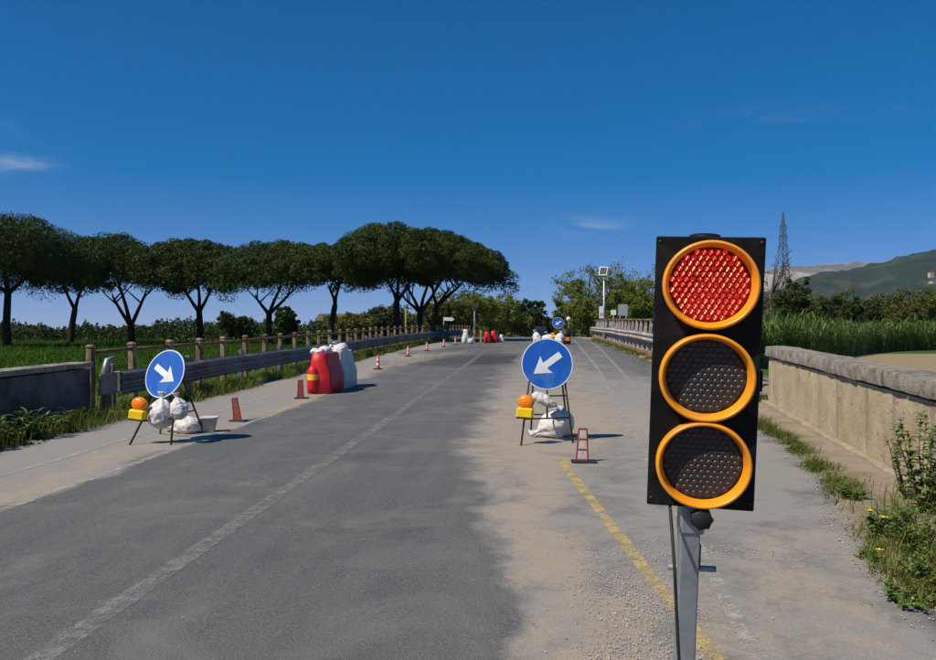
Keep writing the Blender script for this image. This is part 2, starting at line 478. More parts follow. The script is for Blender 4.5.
def red_led():
    n = N('lit_red_diode')
    v = n.coords()
    f = n.noise(v, 17, 2)
    col = n.ramp(f, [(0.35, (1.0, 0.09, 0.05)), (0.65, (1.0, 0.42, 0.22))])
    e = n.new('Emission')
    n.link(col, e.inputs['Color'])
    n.link(n.math('MULTIPLY', f, 4.6), e.inputs['Strength'])
    return n.done(e)


M['red_lens'] = red_lens()
M['red_gap'] = simple('deep_red_lens_ground', (0.16, 0.003, 0.004), (0.22, 0.005, 0.005), 40, 0.5, 0, 0.05, 0.001, 0.2)
M['red_led'] = red_led()


# ------------------------------------------------------------------ mesh helpers
class MB:
    def __init__(self):
        self.v, self.f, self.s = [], [], []

    def add(self, vs, fs, sm=False):
        o = len(self.v)
        self.v += [tuple(p) for p in vs]
        self.f += [tuple(i + o for i in q) for q in fs]
        self.s += [sm] * len(fs)
        return self

    def box(self, c, s, rot=None, taper=1.0, bevel=0.0):
        hx, hy, hz = s[0] / 2, s[1] / 2, s[2] / 2
        if bevel > 0:
            b = min(bevel, hx * 0.9, hy * 0.9, hz * 0.9)
            vs = []
            idx = {}
            for sx in (-1, 1):
                for sy in (-1, 1):
                    for sz in (-1, 1):
                        for k in range(3):
                            p = [sx * hx, sy * hy, sz * hz]
                            for j in range(3):
                                if j != k:
                                    p[j] -= (sx, sy, sz)[j] * b
                            idx[(sx, sy, sz, k)] = len(vs)
                            vs.append(p)
            fs = []
            for k in range(3):
                a, c2 = [(1, 2), (2, 0), (0, 1)][k]
                for s0 in (-1, 1):
                    q = []
                    for (u, w) in ((-1, -1), (1, -1), (1, 1), (-1, 1)):
                        g = [0, 0, 0]; g[k] = s0; g[a] = u; g[c2] = w
                        q.append(idx[(*g, k)])
                    fs.append(q if s0 > 0 else q[::-1])
            for k in range(3):          # edges along axis k
                a, c2 = [(1, 2), (2, 0), (0, 1)][k]
                for u in (-1, 1):
                    for w in (-1, 1):
                        g1 = [0, 0, 0]; g1[k] = -1; g1[a] = u; g1[c2] = w
                        g2 = list(g1); g2[k] = 1
                        q = [idx[(*g1, a)], idx[(*g2, a)], idx[(*g2, c2)], idx[(*g1, c2)]]
                        fs.append(q if u * w < 0 else q[::-1])
            for sx in (-1, 1):
                for sy in (-1, 1):
                    for sz in (-1, 1):
                        q = [idx[(sx, sy, sz, k)] for k in range(3)]
                        fs.append(q if sx * sy * sz > 0 else q[::-1])
        else:
            vs = [[x * hx, y * hy, z * hz] for z in (-1, 1) for y in (-1, 1) for x in (-1, 1)]
            fs = [(0, 2, 3, 1), (4, 5, 7, 6), (0, 1, 5, 4), (2, 6, 7, 3), (0, 4, 6, 2), (1, 3, 7, 5)]
        out = []
        for p in vs:
            t = taper if p[2] > 0 else 1.0
            q = Vector((p[0] * t, p[1] * t, p[2]))
            if rot is not None:
                q = rot @ q
            out.append(q + Vector(c))
        return self.add(out, fs)

    def tube(self, pts, r, n=8, cap=True, sm=True):
        pts = [Vector(p) for p in pts]
        rs = r if isinstance(r, (list, tuple)) else [r] * len(pts)
        vs, fs = [], []
        prev = None
        for i, p in enumerate(pts):
            t = (pts[min(i + 1, len(pts) - 1)] - pts[max(i - 1, 0)])
            t = t.normalized() if t.length > 1e-9 else Vector((0, 0, 1))
            if prev is None:
                u = t.orthogonal().normalized()
            else:
                u = (prev - t * prev.dot(t))
                u = u.normalized() if u.length > 1e-6 else t.orthogonal().normalized()
            prev = u
            w = t.cross(u)
            for k in range(n):
                a = 2 * math.pi * k / n + math.pi / n
                vs.append(p + (u * math.cos(a) + w * math.sin(a)) * rs[i])
        for i in range(len(pts) - 1):
            for k in range(n):
                fs.append((i * n + k, i * n + (k + 1) % n, (i + 1) * n + (k + 1) % n, (i + 1) * n + k))
        self.add(vs, fs, sm)
        if cap:
            o = len(self.v) - len(vs)
            self.f.append(tuple(o + k for k in range(n))[::-1]); self.s.append(False)
            self.f.append(tuple(o + (len(pts) - 1) * n + k for k in range(n))); self.s.append(False)
        return self

    def lathe(self, prof, n=32, axis='z', c=(0, 0, 0), sm=True, fn=None, caps=False):
        vs, fs = [], []
        for i, (r, h) in enumerate(prof):
            for k in range(n):
                a = 2 * math.pi * k / n
                p = (r * math.cos(a), r * math.sin(a), h)
                if axis == 'y':
                    p = (r * math.cos(a), h, r * math.sin(a))
                if fn:
                    p = fn(p, i / (len(prof) - 1), a)
                vs.append((p[0] + c[0], p[1] + c[1], p[2] + c[2]))
        for i in range(len(prof) - 1):
            for k in range(n):
                q = (i * n + k, i * n + (k + 1) % n, (i + 1) * n + (k + 1) % n, (i + 1) * n + k)
                fs.append(q if axis != 'y' else q[::-1])
        if caps:
            q = tuple(range(n))
            fs.append(q[::-1] if axis != 'y' else q)
            q = tuple((len(prof) - 1) * n + k for k in range(n))
            fs.append(q if axis != 'y' else q[::-1])
        return self.add(vs, fs, sm)

    def prism(self, poly, y0, y1):
        """polygon in x,z extruded along y"""
        n = len(poly)
        vs = [(x, y0, z) for x, z in poly] + [(x, y1, z) for x, z in poly]
        fs = [tuple(range(n)), tuple(range(2 * n - 1, n - 1, -1))]
        fs += [(i, i + n, (i + 1) % n + n, (i + 1) % n) for i in range(n)]
        return self.add(vs, fs)

    def mesh(self, name):
        me = bpy.data.meshes.new(name)
        me.from_pydata(self.v, [], self.f)
        me.polygons.foreach_set('use_smooth', self.s)
        me.update()
        return me

    def build(self, name, mat, parent=None):
        o = bpy.data.objects.new(name, self.mesh(name))
        o.data.materials.append(mat)
        COL.objects.link(o)
        if parent is not None:
            o.parent = parent
        return o


def fast_mesh(name, verts, faces, mat, tint=None, sm=False, parent=None):
    """numpy mesh; faces is an (n,k) array"""
    me = bpy.data.meshes.new(name)
    nv, nf, k = len(verts), len(faces), faces.shape[1]
    me.vertices.add(nv)
    me.vertices.foreach_set('co', np.asarray(verts, dtype=np.float32).ravel())
    me.loops.add(nf * k)
    me.loops.foreach_set('vertex_index', np.asarray(faces, dtype=np.int32).ravel())
    me.polygons.add(nf)
    me.polygons.foreach_set('loop_start', np.arange(0, nf * k, k, dtype=np.int32))
    me.polygons.foreach_set('loop_total', np.full(nf, k, dtype=np.int32))
    me.polygons.foreach_set('use_smooth', np.full(nf, sm))
    if tint is not None:
        a = me.attributes.new('tint', 'FLOAT', 'POINT')
        a.data.foreach_set('value', np.asarray(tint, dtype=np.float32))
    me.update(calc_edges=True)
    me.materials.append(mat)
    o = bpy.data.objects.new(name, me)
    COL.objects.link(o)
    if parent is not None:
        o.parent = parent
    return o


def copy_mesh_obj(src, name, parent, M4):
    o = bpy.data.objects.new(name, src.data)
    COL.objects.link(o)
    o.parent = parent
    o.matrix_local = M4
    return o


def tag(o, label, cat, group=None):
    o['label'] = label
    o['category'] = cat
    if group:
        o['group'] = group
    return o


def thing(name, label, cat, loc=(0, 0, 0), rz=0.0, group=None):
    e = bpy.data.objects.new(name, None)
    e.empty_display_size = 0.2
    COL.objects.link(e)
    e.location = loc
    e.rotation_euler = (0, 0, rz)
    return tag(e, label, cat, group)


def struct(o):
    o['kind'] = 'structure'
    return o


def stuff(o, label=None, cat=None):
    o['kind'] = 'stuff'
    if label:
        tag(o, label, cat)
    return o


def leaf_cards(cent, size, aspect=0.5, up=0.0, seed=1, nrm=None, k=1.1):
    """diamond leaves at given centres, loosely facing nrm where given"""
    g = np.random.default_rng(seed)
    n = len(cent)
    if nrm is None:
        a = g.normal(size=(n, 3)); a[:, 2] += up
        a /= np.linalg.norm(a, axis=1)[:, None]
        b = g.normal(size=(n, 3))
        b -= a * (a * b).sum(1)[:, None]
        b /= np.linalg.norm(b, axis=1)[:, None]
    else:
        nn = nrm * k + g.normal(size=(n, 3)) * 0.6
        nn /= np.linalg.norm(nn, axis=1)[:, None] + 1e-9
        a = g.normal(size=(n, 3))
        a -= nn * (a * nn).sum(1)[:, None]
        a /= np.linalg.norm(a, axis=1)[:, None] + 1e-9
        b = np.cross(nn, a)
    s = (size * (0.6 + 0.8 * g.random(n)))[:, None]
    A, B = a * s * 0.5, b * s * 0.5 * aspect
    v = np.stack([cent - A, cent + B - A * 0.1, cent + A, cent - B - A * 0.1], 1).reshape(-1, 3)
    f = np.arange(4 * n).reshape(n, 4)
    return v, f


def blades(base, h, w, lean, seed=1):
    """bent grass blades: 5 vertices, 3 triangles each"""
    g = np.random.default_rng(seed)
    n = len(base)
    az = g.random(n) * 2 * np.pi
    dirx = np.stack([np.cos(az), np.sin(az), np.zeros(n)], 1)
    side = np.stack([-np.sin(az), np.cos(az), np.zeros(n)], 1)
    ln = (lean * (0.3 + g.random(n)))[:, None]
    hh = h[:, None]
    up = np.array([[0, 0, 1.0]])
    w = w[:, None]
    p0 = base - side * w
    p1 = base + side * w
    mid = base + up * hh * 0.55 + dirx * hh * ln * 0.3
    p2, p3 = mid - side * w * 0.8, mid + side * w * 0.8
    p4 = base + up * hh * (1 - 0.35 * ln) + dirx * hh * ln
    v = np.stack([p0, p1, p2, p3, p4], 1).reshape(-1, 3)
    o = (np.arange(n) * 5)[:, None]
    f = np.concatenate([o + np.array([[0, 1, 3]]), o + np.array([[0, 3, 2]]), o + np.array([[2, 3, 4]])])
    return v, f


# ------------------------------------------------------------------ ground, road, markings
def road_left(y):
    return -6.2 + 0.12 * nz(0, y, 0.9, 3.1) + 0.05 * nz(0, y, 4, 1.1)


def road_right(y):
    base = np.interp(y, [-5, 4, 5.1, 7, 9, 12, 16, 22, 60, 160], [1.9, 2.05, 2.15, 2.6, 2.95, 3.25, 3.7, 4.2, 4.5, 4.5])
    return base + 0.10 * nz(5, y, 1.1, 8.2) + 0.05 * nz(2, y, 5, 2.1)


def field_z(x, y):
    if x < 0:
        return 0.2 + 0.05 * nz(x, y, 0.05, 2)
    return -0.02 + 0.06 * nz(x, y, 0.05, 5)


def ground_z(x, y):
    yc = min(max(y, -60), 400)
    rz = road_z(yc) if yc > -5 else road_z(-5)
    l, r = road_left(yc), road_right(yc)
    if l + 0.1 < x < r - 0.08:
        return rz - 0.06
    fz = field_z(x, y)
    if x <= l + 0.1:
        lip = rz - 0.06 + 0.075 * smooth(0.0, 0.22, l + 0.1 - x) + 0.02 * nz(x, y, 2.5, 1)
        return lip + (fz - lip) * smooth(8.2, 11.5, -x)
    lip = rz - 0.06 + 0.075 * smooth(0.0, 0.2, x - r + 0.08) + 0.025 * nz(x, y, 2.5, 4) * smooth(0, 0.3, x - r)
    return lip + (fz - lip) * smooth(5.6, 10, x)


def cover(x, y):
    l, r = road_left(y), road_right(y)
    if x < 0:
        return 0.42 * smooth(0.0, 0.25, l - x) + 0.12 * nz(x, y, 1.4, 3)
    if x < 9:
        wall = np.interp(y, [4, 7.5, 12.5, 14.5], [3.3, 3.5, 4.0, 4.2])
        t = (x - r) / max(0.2, wall - r)
        g = 0.17 * math.exp(-((t - 0.22) / 0.25) ** 2) + 0.08 * nz(x, y, 2.2, 9)
        return max(0, g) * (1 - smooth(5, 6, x)) + 0.5 * smooth(5, 7, x) * (y > 10)
    return 0.5 + 0.5 * smooth(12, 16, x) * (1 - smooth(52, 58, y))


def grid_sheet(name, xs, ys, zf, mat, attrs):
    nx, ny = len(xs), len(ys)
    V = np.zeros((ny, nx, 3), dtype=np.float32)
    A = {k: np.zeros((ny, nx), dtype=np.float32) for k in attrs}
    for j, y in enumerate(ys):
        for i, x in enumerate(xs if not callable(xs) else xs(y)):
            V[j, i] = (x, y, zf(x, y))
            for k, fn in attrs.items():
                A[k][j, i] = fn(x, y)
    idx = np.arange(nx * ny).reshape(ny, nx)
    F = np.stack([idx[:-1, :-1], idx[:-1, 1:], idx[1:, 1:], idx[1:, :-1]], -1).reshape(-1, 4)
    o = fast_mesh(name, V.reshape(-1, 3), F, mat, None, True)
    for k in attrs:
        a = o.data.attributes.new(k, 'FLOAT', 'POINT')
        a.data.foreach_set('value', A[k].ravel())
    return struct(o)


gx = np.unique(np.concatenate([np.linspace(-7.6, -5.8, 19), np.linspace(1.7, 5.6, 33), np.linspace(-20, 20, 41), np.array([-6000, -3000, -1500, -800, -400, -200, -120, -80, -60, -45, -35, -27, 27, 35, 45, 60, 80, 120, 200, 400, 800, 1500, 3000, 6000])]).round(3))
gy = np.unique(np.concatenate([np.linspace(-4, 20, 121), np.linspace(20, 60, 61), np.linspace(60, 160, 41), np.array([-200, -100, -60, -30, -15, -8, 180, 200, 240, 300, 400, 600, 900, 1500, 2500, 4000, 6500])]).round(3))
grid_sheet('ground', gx, gy, ground_z, M['ground'], {'cover': cover})


def soft_poly(px, py, poly, soft):
    """signed soft inside test in photo pixels (vertical scale of distant rows shrinks with perspective)"""
    inside = False
    dmin = 1e9
    n = len(poly)
    for i in range(n):
        x1, y1 = poly[i]; x2, y2 = poly[(i + 1) % n]
        if (y1 > py) != (y2 > py) and px < (x2 - x1) * (py - y1) / (y2 - y1) + x1:
            inside = not inside
        dx, dy = x2 - x1, y2 - y1
        t = max(0, min(1, ((px - x1) * dx + (py - y1) * dy) / (dx * dx + dy * dy + 1e-9)))
        d = math.hypot(px - x1 - t * dx, py - y1 - t * dy)
        dmin = min(dmin, d)
    s = dmin if inside else -dmin
    return smooth(-soft, soft, s)


DUST = [  # outline on the road surface (photo pixels), amount, softness
    ([(505, 362), (545, 352), (580, 372), (628, 398), (700, 415), (770, 440), (700, 452), (640, 440), (590, 470), (560, 480), (600, 560), (660, 640), (700, 760), (520, 760), (500, 620), (492, 520), (470, 470), (462, 440), (475, 405)], 0.46, 26),
    ([(515, 392), (560, 392), (620, 405), (655, 430), (600, 436), (545, 470), (590, 560), (560, 590), (510, 560), (520, 470), (478, 450), (490, 415)], 0.26, 18),
    ([(-40, 540), (0, 511), (110, 466), (230, 428), (310, 400), (312, 396), (225, 418), (100, 452), (0, 490), (-40, 505)], 0.62, 9),
    ([(250, 470), (300, 455), (330, 470), (280, 490), (230, 490)], 0.22, 16),
    ([(320, 392), (372, 376), (440, 360), (500, 345), (440, 350), (390, 358), (330, 382)], 0.55, 6),
    ([(700, 560), (790, 520), (840, 500), (880, 560), (905, 660), (760, 700), (690, 640)], 0.42, 24),
    ([(760, 440), (800, 470), (850, 500), (830, 470), (790, 440)], 0.5, 14),
    ([(600, 560), (700, 545), (720, 680), (560, 680)], 0.3, 18),
]
WORN = [
    ([(-400, 640), (0, 510), (300, 404), (375, 372), (450, 346), (440, 340), (300, 372), (100, 424), (0, 452), (-400, 560)], 0.85, 7),
    ([(505, 345), (462, 440), (505, 620), (520, 800), (1000, 800), (950, 640), (850, 500), (760, 420), (640, 360), (600, 338)], 0.56, 26),
    ([(600, 385), (660, 392), (760, 440), (800, 520), (690, 520), (640, 440)], 0.12, 14),
    ([(560, 338), (650, 338), (655, 378), (585, 372)], -0.18, 8),
]
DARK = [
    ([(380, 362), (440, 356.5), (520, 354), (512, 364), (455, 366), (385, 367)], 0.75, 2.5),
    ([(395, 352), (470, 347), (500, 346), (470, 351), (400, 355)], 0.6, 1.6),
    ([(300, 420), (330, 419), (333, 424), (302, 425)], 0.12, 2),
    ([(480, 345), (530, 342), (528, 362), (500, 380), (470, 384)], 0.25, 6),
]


def painted(lst):
    def fn(x, y):
        if y < 1.0:
            return lst[0][1] * 0.0 + (0.5 if (lst is WORN and (x < -4.4 or x > 0)) else 0.0)
        px, py = to_px(x, y, road_z(y))
        s = 0.0
        w = 1.0 + 0.0 * x
        jx = (20 * nz(x, y, 0.9, 6) + 12 * nz(x, y, 2.7, 12)) * min(1.5, 8 / y)
        jy = 5 * nz(x, y, 1.1, 16) * min(1.5, 8 / y)
        for poly, amt, soft in lst:
            s += amt * soft_poly(px + jx, py + jy, poly, soft)
        return min(1, max(0, s))
    return fn


rx = np.linspace(0, 1, 90)
ry = np.unique(np.concatenate([np.linspace(-5, 2, 8), np.linspace(2, 14, 110), np.linspace(14, 40, 120), np.linspace(40, 105, 60), np.linspace(105, 170, 14)]).round(4))


def road_sheet():
    V, idx = [], []
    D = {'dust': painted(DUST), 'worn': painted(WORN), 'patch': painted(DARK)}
    A = {k: [] for k in D}
    for y in ry:
        l, r = road_left(y) - 0.05, road_right(y) + 0.05
        for t in rx:
            x = l + (r - l) * t
            V.append((x, y, road_z(y) + 0.006 * nz(x, y, 0.5, 3)))
            for k in D:
                A[k].append(D[k](x, y))
    nx, ny = len(rx), len(ry)
    ii = np.arange(nx * ny).reshape(ny, nx)
    F = np.stack([ii[:-1, :-1], ii[:-1, 1:], ii[1:, 1:], ii[1:, :-1]], -1).reshape(-1, 4)
    o = fast_mesh('road', np.array(V), F, M['road'], None, True)
    for k in D:
        a = o.data.attributes.new(k, 'FLOAT', 'POINT')
        a.data.foreach_set('value', np.array(A[k], dtype=np.float32))
    return struct(o)


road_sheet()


def marking(name, pts, width, mat, y_rng, wig=0.01):
    """painted line: pts = [(y, x)...]"""
    m = MB()
    ys = np.arange(y_rng[0], y_rng[1], 0.25)
    vs, fs, ev = [], [], []
    for i, y in enumerate(ys):
        x = np.interp(y, [p[0] for p in pts], [p[1] for p in pts])
        wv = width if not isinstance(width, list) else np.interp(y, [p[0] for p in width], [p[1] for p in width])
        for s in (-1, -0.55, 0.55, 1):
            xx = x + s * wv / 2 * 1.15 + wig * nz(s * 3, y, 5, 2)
            vs.append((xx, y, road_z(y) + 0.006 * nz(xx, y, 0.5, 3) + 0.0035))
            ev.append(0.0 if abs(s) == 1 else 1.0)
        if i:
            for q in range(3):
                k = 4 * i + q
                fs.append((k - 4, k - 3, k + 1, k))
    m.add(vs, fs, True)
    o = struct(m.build(name, mat))
    at = o.data.attributes.new('edge', 'FLOAT', 'POINT')
    at.data.foreach_set('value', np.array(ev, dtype=np.float32))
    return o


marking('lane_marking', [(1, -2.24), (8, -2.18), (12, -2.15), (27, -2.06), (34, -2.05), (60, -1.6), (100, 0.0)], 0.20, M['white_paint'], (1.5, 100))
marking('edge_marking', [(1, -4.25), (6.4, -4.24), (14.2, -4.08), (24, -4.5), (33, -4.85), (50, -4.6), (90, -3)], 0.13, M['faint_paint'], (1.5, 90), 0.03)
marking('edge_marking', [(1, -5.3), (9, -5.15), (20, -5.1)], 0.11, M['faint_paint'], (5, 20), 0.03)
marking('edge_marking', [(1, 0.9), (3.9, 1.05), (8.7, 1.3), (13.6, 1.53), (23.8, 2.06), (54, 3.1), (90, 4)], 0.13, M['faint_paint'], (1.5, 90), 0.02)
marking('edge_marking', [(16, 2.2), (21, 2.53), (41, 3.6), (54, 4.1)], 0.12, M['faint_paint'], (18, 54), 0.02)
marking('work_zone_marking', [(1, 1.1), (3.6, 0.85), (8.4, 0.38), (9.2, 0.30)], [(1, 0.14), (5, 0.13), (8.5, 0.12), (9.3, 0.3)], M['yellow_paint'], (1.6, 8.9), 0.02)
marking('work_zone_marking', [(13.0, -4.15), (17, -4.2)], 0.12, M['yellow_paint'], (13.0, 16.2), 0.02)


# ------------------------------------------------------------------ walls
def rough_block(sx, sy, sz, seed, amp=0.012, nx=5, nz_=4, top=False):
    """stone block, front at -y/… with uneven faces, bevelled arris"""
    m = MB()
    g = random.Random(seed)
    nyy = 3
    def shape(u, v, w):
        p = Vector((u * sx / 2, v * sy / 2, w * sz / 2))
        e = sum(1 for t in (u, v, w) if abs(abs(t) - 1) < 1e-6)
        if e >= 2:
            for i, t in enumerate((u, v, w)):
                if abs(abs(t) - 1) < 1e-6:
                    p[i] *= 1 - 0.012 / ((sx, sy, sz)[i] / 2)
        q = p * 5.0 + Vector((seed * 3.1, seed * 1.7, seed))
        p += Vector((mnoise.noise(q), mnoise.noise(q + Vector((9, 0, 0))), mnoise.noise(q + Vector((0, 9, 0))))) * amp
        return p
    def face(fixed, sgn, na, nb):
        vs, fs = [], []
        for j in range(nb + 1):
            for i in range(na + 1):
                c = [0, 0, 0]
                others = [k for k in range(3) if k != fixed]
                c[fixed] = sgn
                c[others[0]] = -1 + 2 * i / na
                c[others[1]] = -1 + 2 * j / nb
                vs.append(shape(*c))
        for j in range(nb):
            for i in range(na):
                k = j * (na + 1) + i
                q = (k, k + 1, k + na + 2, k + na + 1)
                flip = (sgn < 0) != (fixed == 1)
                fs.append(q[::-1] if flip else q)
        m.add(vs, fs, True)
    face(0, -1, nyy, nz_); face(0, 1, nyy, nz_)
    face(1, -1, nx, nz_); face(1, 1, nx, nz_)
    face(2, 1, nx, nyy); face(2, -1, nx, nyy)
    return m


def wall_frame(a, b):
    d = Vector((b[0] - a[0], b[1] - a[1], 0))
    return d.length, d.normalized(), math.atan2(d.y, d.x)


# right parapet: dressed stone body with projecting lichen-covered coping
WA, WB = (3.12, 3.2), (4.2, 14.6)
Lw, Dw, Aw = wall_frame(WA, WB)
slope_w = math.atan(0.015)
rw = thing('stone_parapet', 'pale stone parapet wall with weathered coping along the right shoulder', 'wall', (WA[0] + 0.22, WA[1], road_z(WA[1]) - 0.0), 0)
rw.rotation_euler = Euler((0, -math.atan(0.021), Aw), 'XYZ')
MB().box((Lw / 2, -0.0, 0.32), (Lw - 0.1, 0.335, 0.86)).build('mortar_core', M['mortar'], rw)
x = 0.0
k = 0
for (z0, hh, off) in ((-0.16, 0.945, 0.0),):
    x = 0.0
    first = True
    while x < Lw - 0.05:
        ln = min(rnd.uniform(0.75, 1.3) if not first else 0.6 + off, Lw - x)
        if Lw - (x + ln) < 0.35:
            ln = Lw - x
        first = False
        b = rough_block(ln - 0.005, 0.36, hh, k + 1, 0.006, 9, 8).build('stone', M['stone'], rw)
        b.location = (x + ln / 2, 0.006 * rnd.uniform(-1, 1), z0 + hh / 2)
        x += ln
        k += 1
x = -0.05
while x < Lw:
    ln = min(rnd.uniform(1.3, 1.9), Lw + 0.06 - x)
    if Lw - (x + ln) < 0.5:
        ln = Lw + 0.06 - x
    b = rough_block(ln - 0.006, 0.46, 0.185, k + 50, 0.011, 14, 3).build('coping_stone', M['coping'], rw)
    b.location = (x + ln / 2, 0.0, 0.89 + rnd.uniform(-0.006, 0.006))
    x += ln
    k += 1
# low footing strip at the foot of the wall
ft = rough_block(Lw, 0.14, 0.24, 88, 0.02, 40, 3).build('footing', M['mortar'], rw)
ft.location = (Lw / 2, 0.235, -0.10)

# left parapet
lw = thing('concrete_parapet', 'dark weathered concrete parapet wall before the left guardrail', 'wall', (-7.08, 2.0, road_z(2.0) - 0.06), 0)
lw.rotation_euler = Euler((0, -slope_w, math.pi / 2), 'XYZ')
x = 0.0
while x < 10.2:
    ln = min(2.55, 10.3 - x)
    b = rough_block(ln - 0.008, 0.34, 1.0, k + 9, 0.012, 9, 6).build('wall_panel', M['dark_wall'], lw)
    b.location = (x + ln / 2, 0, 0.33)
    c = rough_block(ln - 0.006, 0.42, 0.10, k + 19, 0.010, 9, 2).build('coping_stone', M['coping'], lw)
    c.location = (x + ln / 2, 0, 0.88)
    x += ln
    k += 1


# ------------------------------------------------------------------ guardrails and railings
def wbeam(path, zoff, h, waves, depth, mat, name, parent, face=1):
    """corrugated beam segment along path points; local z up; face = side of the waves"""
    prof = []
    n = waves * 8
    for i in range(n + 1):
        t = i / n
        prof.append((-depth * 0.5 * (1 - math.cos(2 * math.pi * waves * t)) * face, h * t))
    m = MB()
    vs, fs = [], []
    for j, p in enumerate(path):
        a = path[max(j - 1, 0)]; b = path[min(j + 1, len(path) - 1)]
        d = Vector((b[0] - a[0], b[1] - a[1], 0)).normalized()
        nrm = Vector((d.y, -d.x, 0))
        for th in (0, 0.006):
            for (o, z) in prof:
                q = Vector(p) + nrm * (o + th * face) + Vector((0, 0, zoff + z))
                vs.append(q)
    W = len(prof)
    for j in range(len(path) - 1):
        for th in (0, 1):
            for i in range(W - 1):
                a0 = j * 2 * W + th * W + i
                b0 = (j + 1) * 2 * W + th * W + i
                fs.append((a0, b0, b0 + 1, a0 + 1))
    for j in (0, len(path) - 1):
        for i in range(W - 1):
            a0 = j * 2 * W + i
            fs.append((a0, a0 + 1, a0 + W + 1, a0 + W))
    for j in range(len(path) - 1):
        for i in (0, W - 1):
            a0 = j * 2 * W + i
            b0 = (j + 1) * 2 * W + i
            fs.append((a0, a0 + W, b0 + W, b0))
    m.add(vs, fs, True)
    return m.build(name, mat, parent)


def lx(y):   # left guardrail line, bends gently right towards the crest
    return np.interp(y, [12, 24, 34, 44, 56, 70, 90], [-6.72, -6.72, -6.72, -6.6, -6.1, -5.4, -4.2])


def rxx(y):
    return np.interp(y, [14, 25, 32, 45, 60, 80], [4.45, 4.6, 4.68, 4.75, 4.95, 5.3])


gl = thing('guardrail', 'weathered grey corrugated steel guardrail along the left edge', 'guardrail', (lx(13), 13, road_z(13)))
bol = Vector(gl.location)
y = 12.7
seg = 3.0
while y < 78:
    pts = [Vector((lx(t) + 0.004 * (int(y * 7) % 3), t, road_z(t))) - bol for t in np.linspace(y, y + seg + 0.15, 5)]
    wbeam(pts, 0.29 + rnd.uniform(-0.012, 0.012), 0.41, 3, 0.07, M['galv_dark'], 'beam', gl, -1)
    y += seg
gp = MB().box((0, 0, 0.36), (0.10, 0.10, 0.86), bevel=0.008).build('post', M['galv_dark'], gl)
gs = MB().box((0, 0, 0.5), (0.12, 0.09, 0.34), bevel=0.01).build('spacer', M['galv_dark'], gl)
first = True
for i, y in enumerate(np.arange(12.9, 78, 3.0)):
    px_ = Vector((lx(y) - 0.24, y, road_z(y))) - bol
    tw = Matrix.Translation(px_) @ Matrix.Rotation(rnd.uniform(-0.04, 0.04), 4, 'X')
    t2 = Matrix.Translation(px_ + Vector((0.11, 0, 0)))
    if first:
        gp.matrix_local = tw; gs.matrix_local = t2; first = False
    else:
        copy_mesh_obj(gp, 'post', gl, tw); copy_mesh_obj(gs, 'spacer', gl, t2)
# bent end piece of the guardrail
endm = MB()
endm.tube([(-0.12, -0.55, -0.05), (-0.12, -0.55, 0.70), (-0.10, -0.50, 0.86), (-0.04, -0.40, 0.90)], [0.055, 0.055, 0.055, 0.04], 8)
endm.build('end_post', M['galv'], gl)
MB().box((-0.02, -0.62, 0.49), (0.05, 0.62, 0.34), Matrix.Rotation(0.10, 3, 'Z'), bevel=0.02).build('end_plate', M['galv_dark'], gl)

rl = thing('railing', 'rusty pipe railing on stained concrete posts behind the left guardrail', 'railing', (lx(13) - 0.5, 13, road_z(13)))
bor = Vector(rl.location)
pm = MB().box((0, 0, 0.48), (0.125, 0.125, 1.16), bevel=0.02, taper=0.9)
pm.box((0, 0, 1.08), (0.135, 0.135, 0.08), bevel=0.03)
pp = pm.build('post', M['post_concrete'], rl)
first = True
pys = list(np.arange(12.7, 40, 1.45)) + list(np.arange(40.5, 76, 1.75))
for y in pys:
    t4 = Matrix.Translation(Vector((lx(y) - 0.5, y, road_z(y))) - bor) @ Matrix.Rotation(rnd.uniform(-0.03, 0.03), 4, 'X') @ Matrix.Rotation(rnd.uniform(-0.03, 0.03), 4, 'Y')
    if first:
        pp.matrix_local = t4; first = False
    else:
        copy_mesh_obj(pp, 'post', rl, t4)
for a, b in zip(pys[:-1], pys[1:]):
    for zz in (0.99,):
        MB().tube([Vector((lx(a) - 0.5, a, road_z(a) + zz)) - bor, Vector((lx(b) - 0.5, b, road_z(b) + zz + rnd.uniform(-0.012, 0.012))) - bor], 0.034, 8).build('rail', M['rust'], rl)

# right hand bridge guardrail: plinth, slanted posts, pale beam and top rail
gr = thing('guardrail', 'pale rusting bridge guardrail with slanted posts on the right side', 'guardrail', (rxx(16), 16, road_z(16)))
bo = Vector(gr.location)
y = 18.0
while y < 64:
    pts = [Vector((rxx(t), t, road_z(t))) - bo for t in np.linspace(y, y + 3.1, 5)]
    wbeam(pts, 0.60 + rnd.uniform(-0.015, 0.015), 0.36, 2, 0.08, M['rail_pale'], 'beam', gr, 1)
    MB().tube([p + Vector((0.30, 0, 1.46)) for p in (pts[0], pts[2], pts[-1])], 0.05, 8).build('top_rail', M['rust'], gr)
    kb = []
    m = MB()
    vs, fs = [], []
    for j, p in enumerate(pts):
        for (ox, oz) in ((0.06, -0.1), (0.06, 0.20), (0.09, 0.23), (0.55, 0.23), (0.58, 0.20), (0.58, -0.1)):
            vs.append(p + Vector((ox + 0.012 * nz(j, y, 1, 3), 0 if 0 < j < 4 else (0.004 if j == 0 else -0.104), oz)))
    for j in range(4):
        for i in range(5):
            fs.append((j * 6 + i, j * 6 + i + 1, j * 6 + i + 7, j * 6 + i + 6))
    fs.append((0, 1, 2, 3, 4, 5)[::-1]); fs.append((24, 25, 26, 27, 28, 29))
    m.add(vs, fs)
    m.build('plinth', M['post_concrete'], gr)
    y += 3.0
sp = MB()
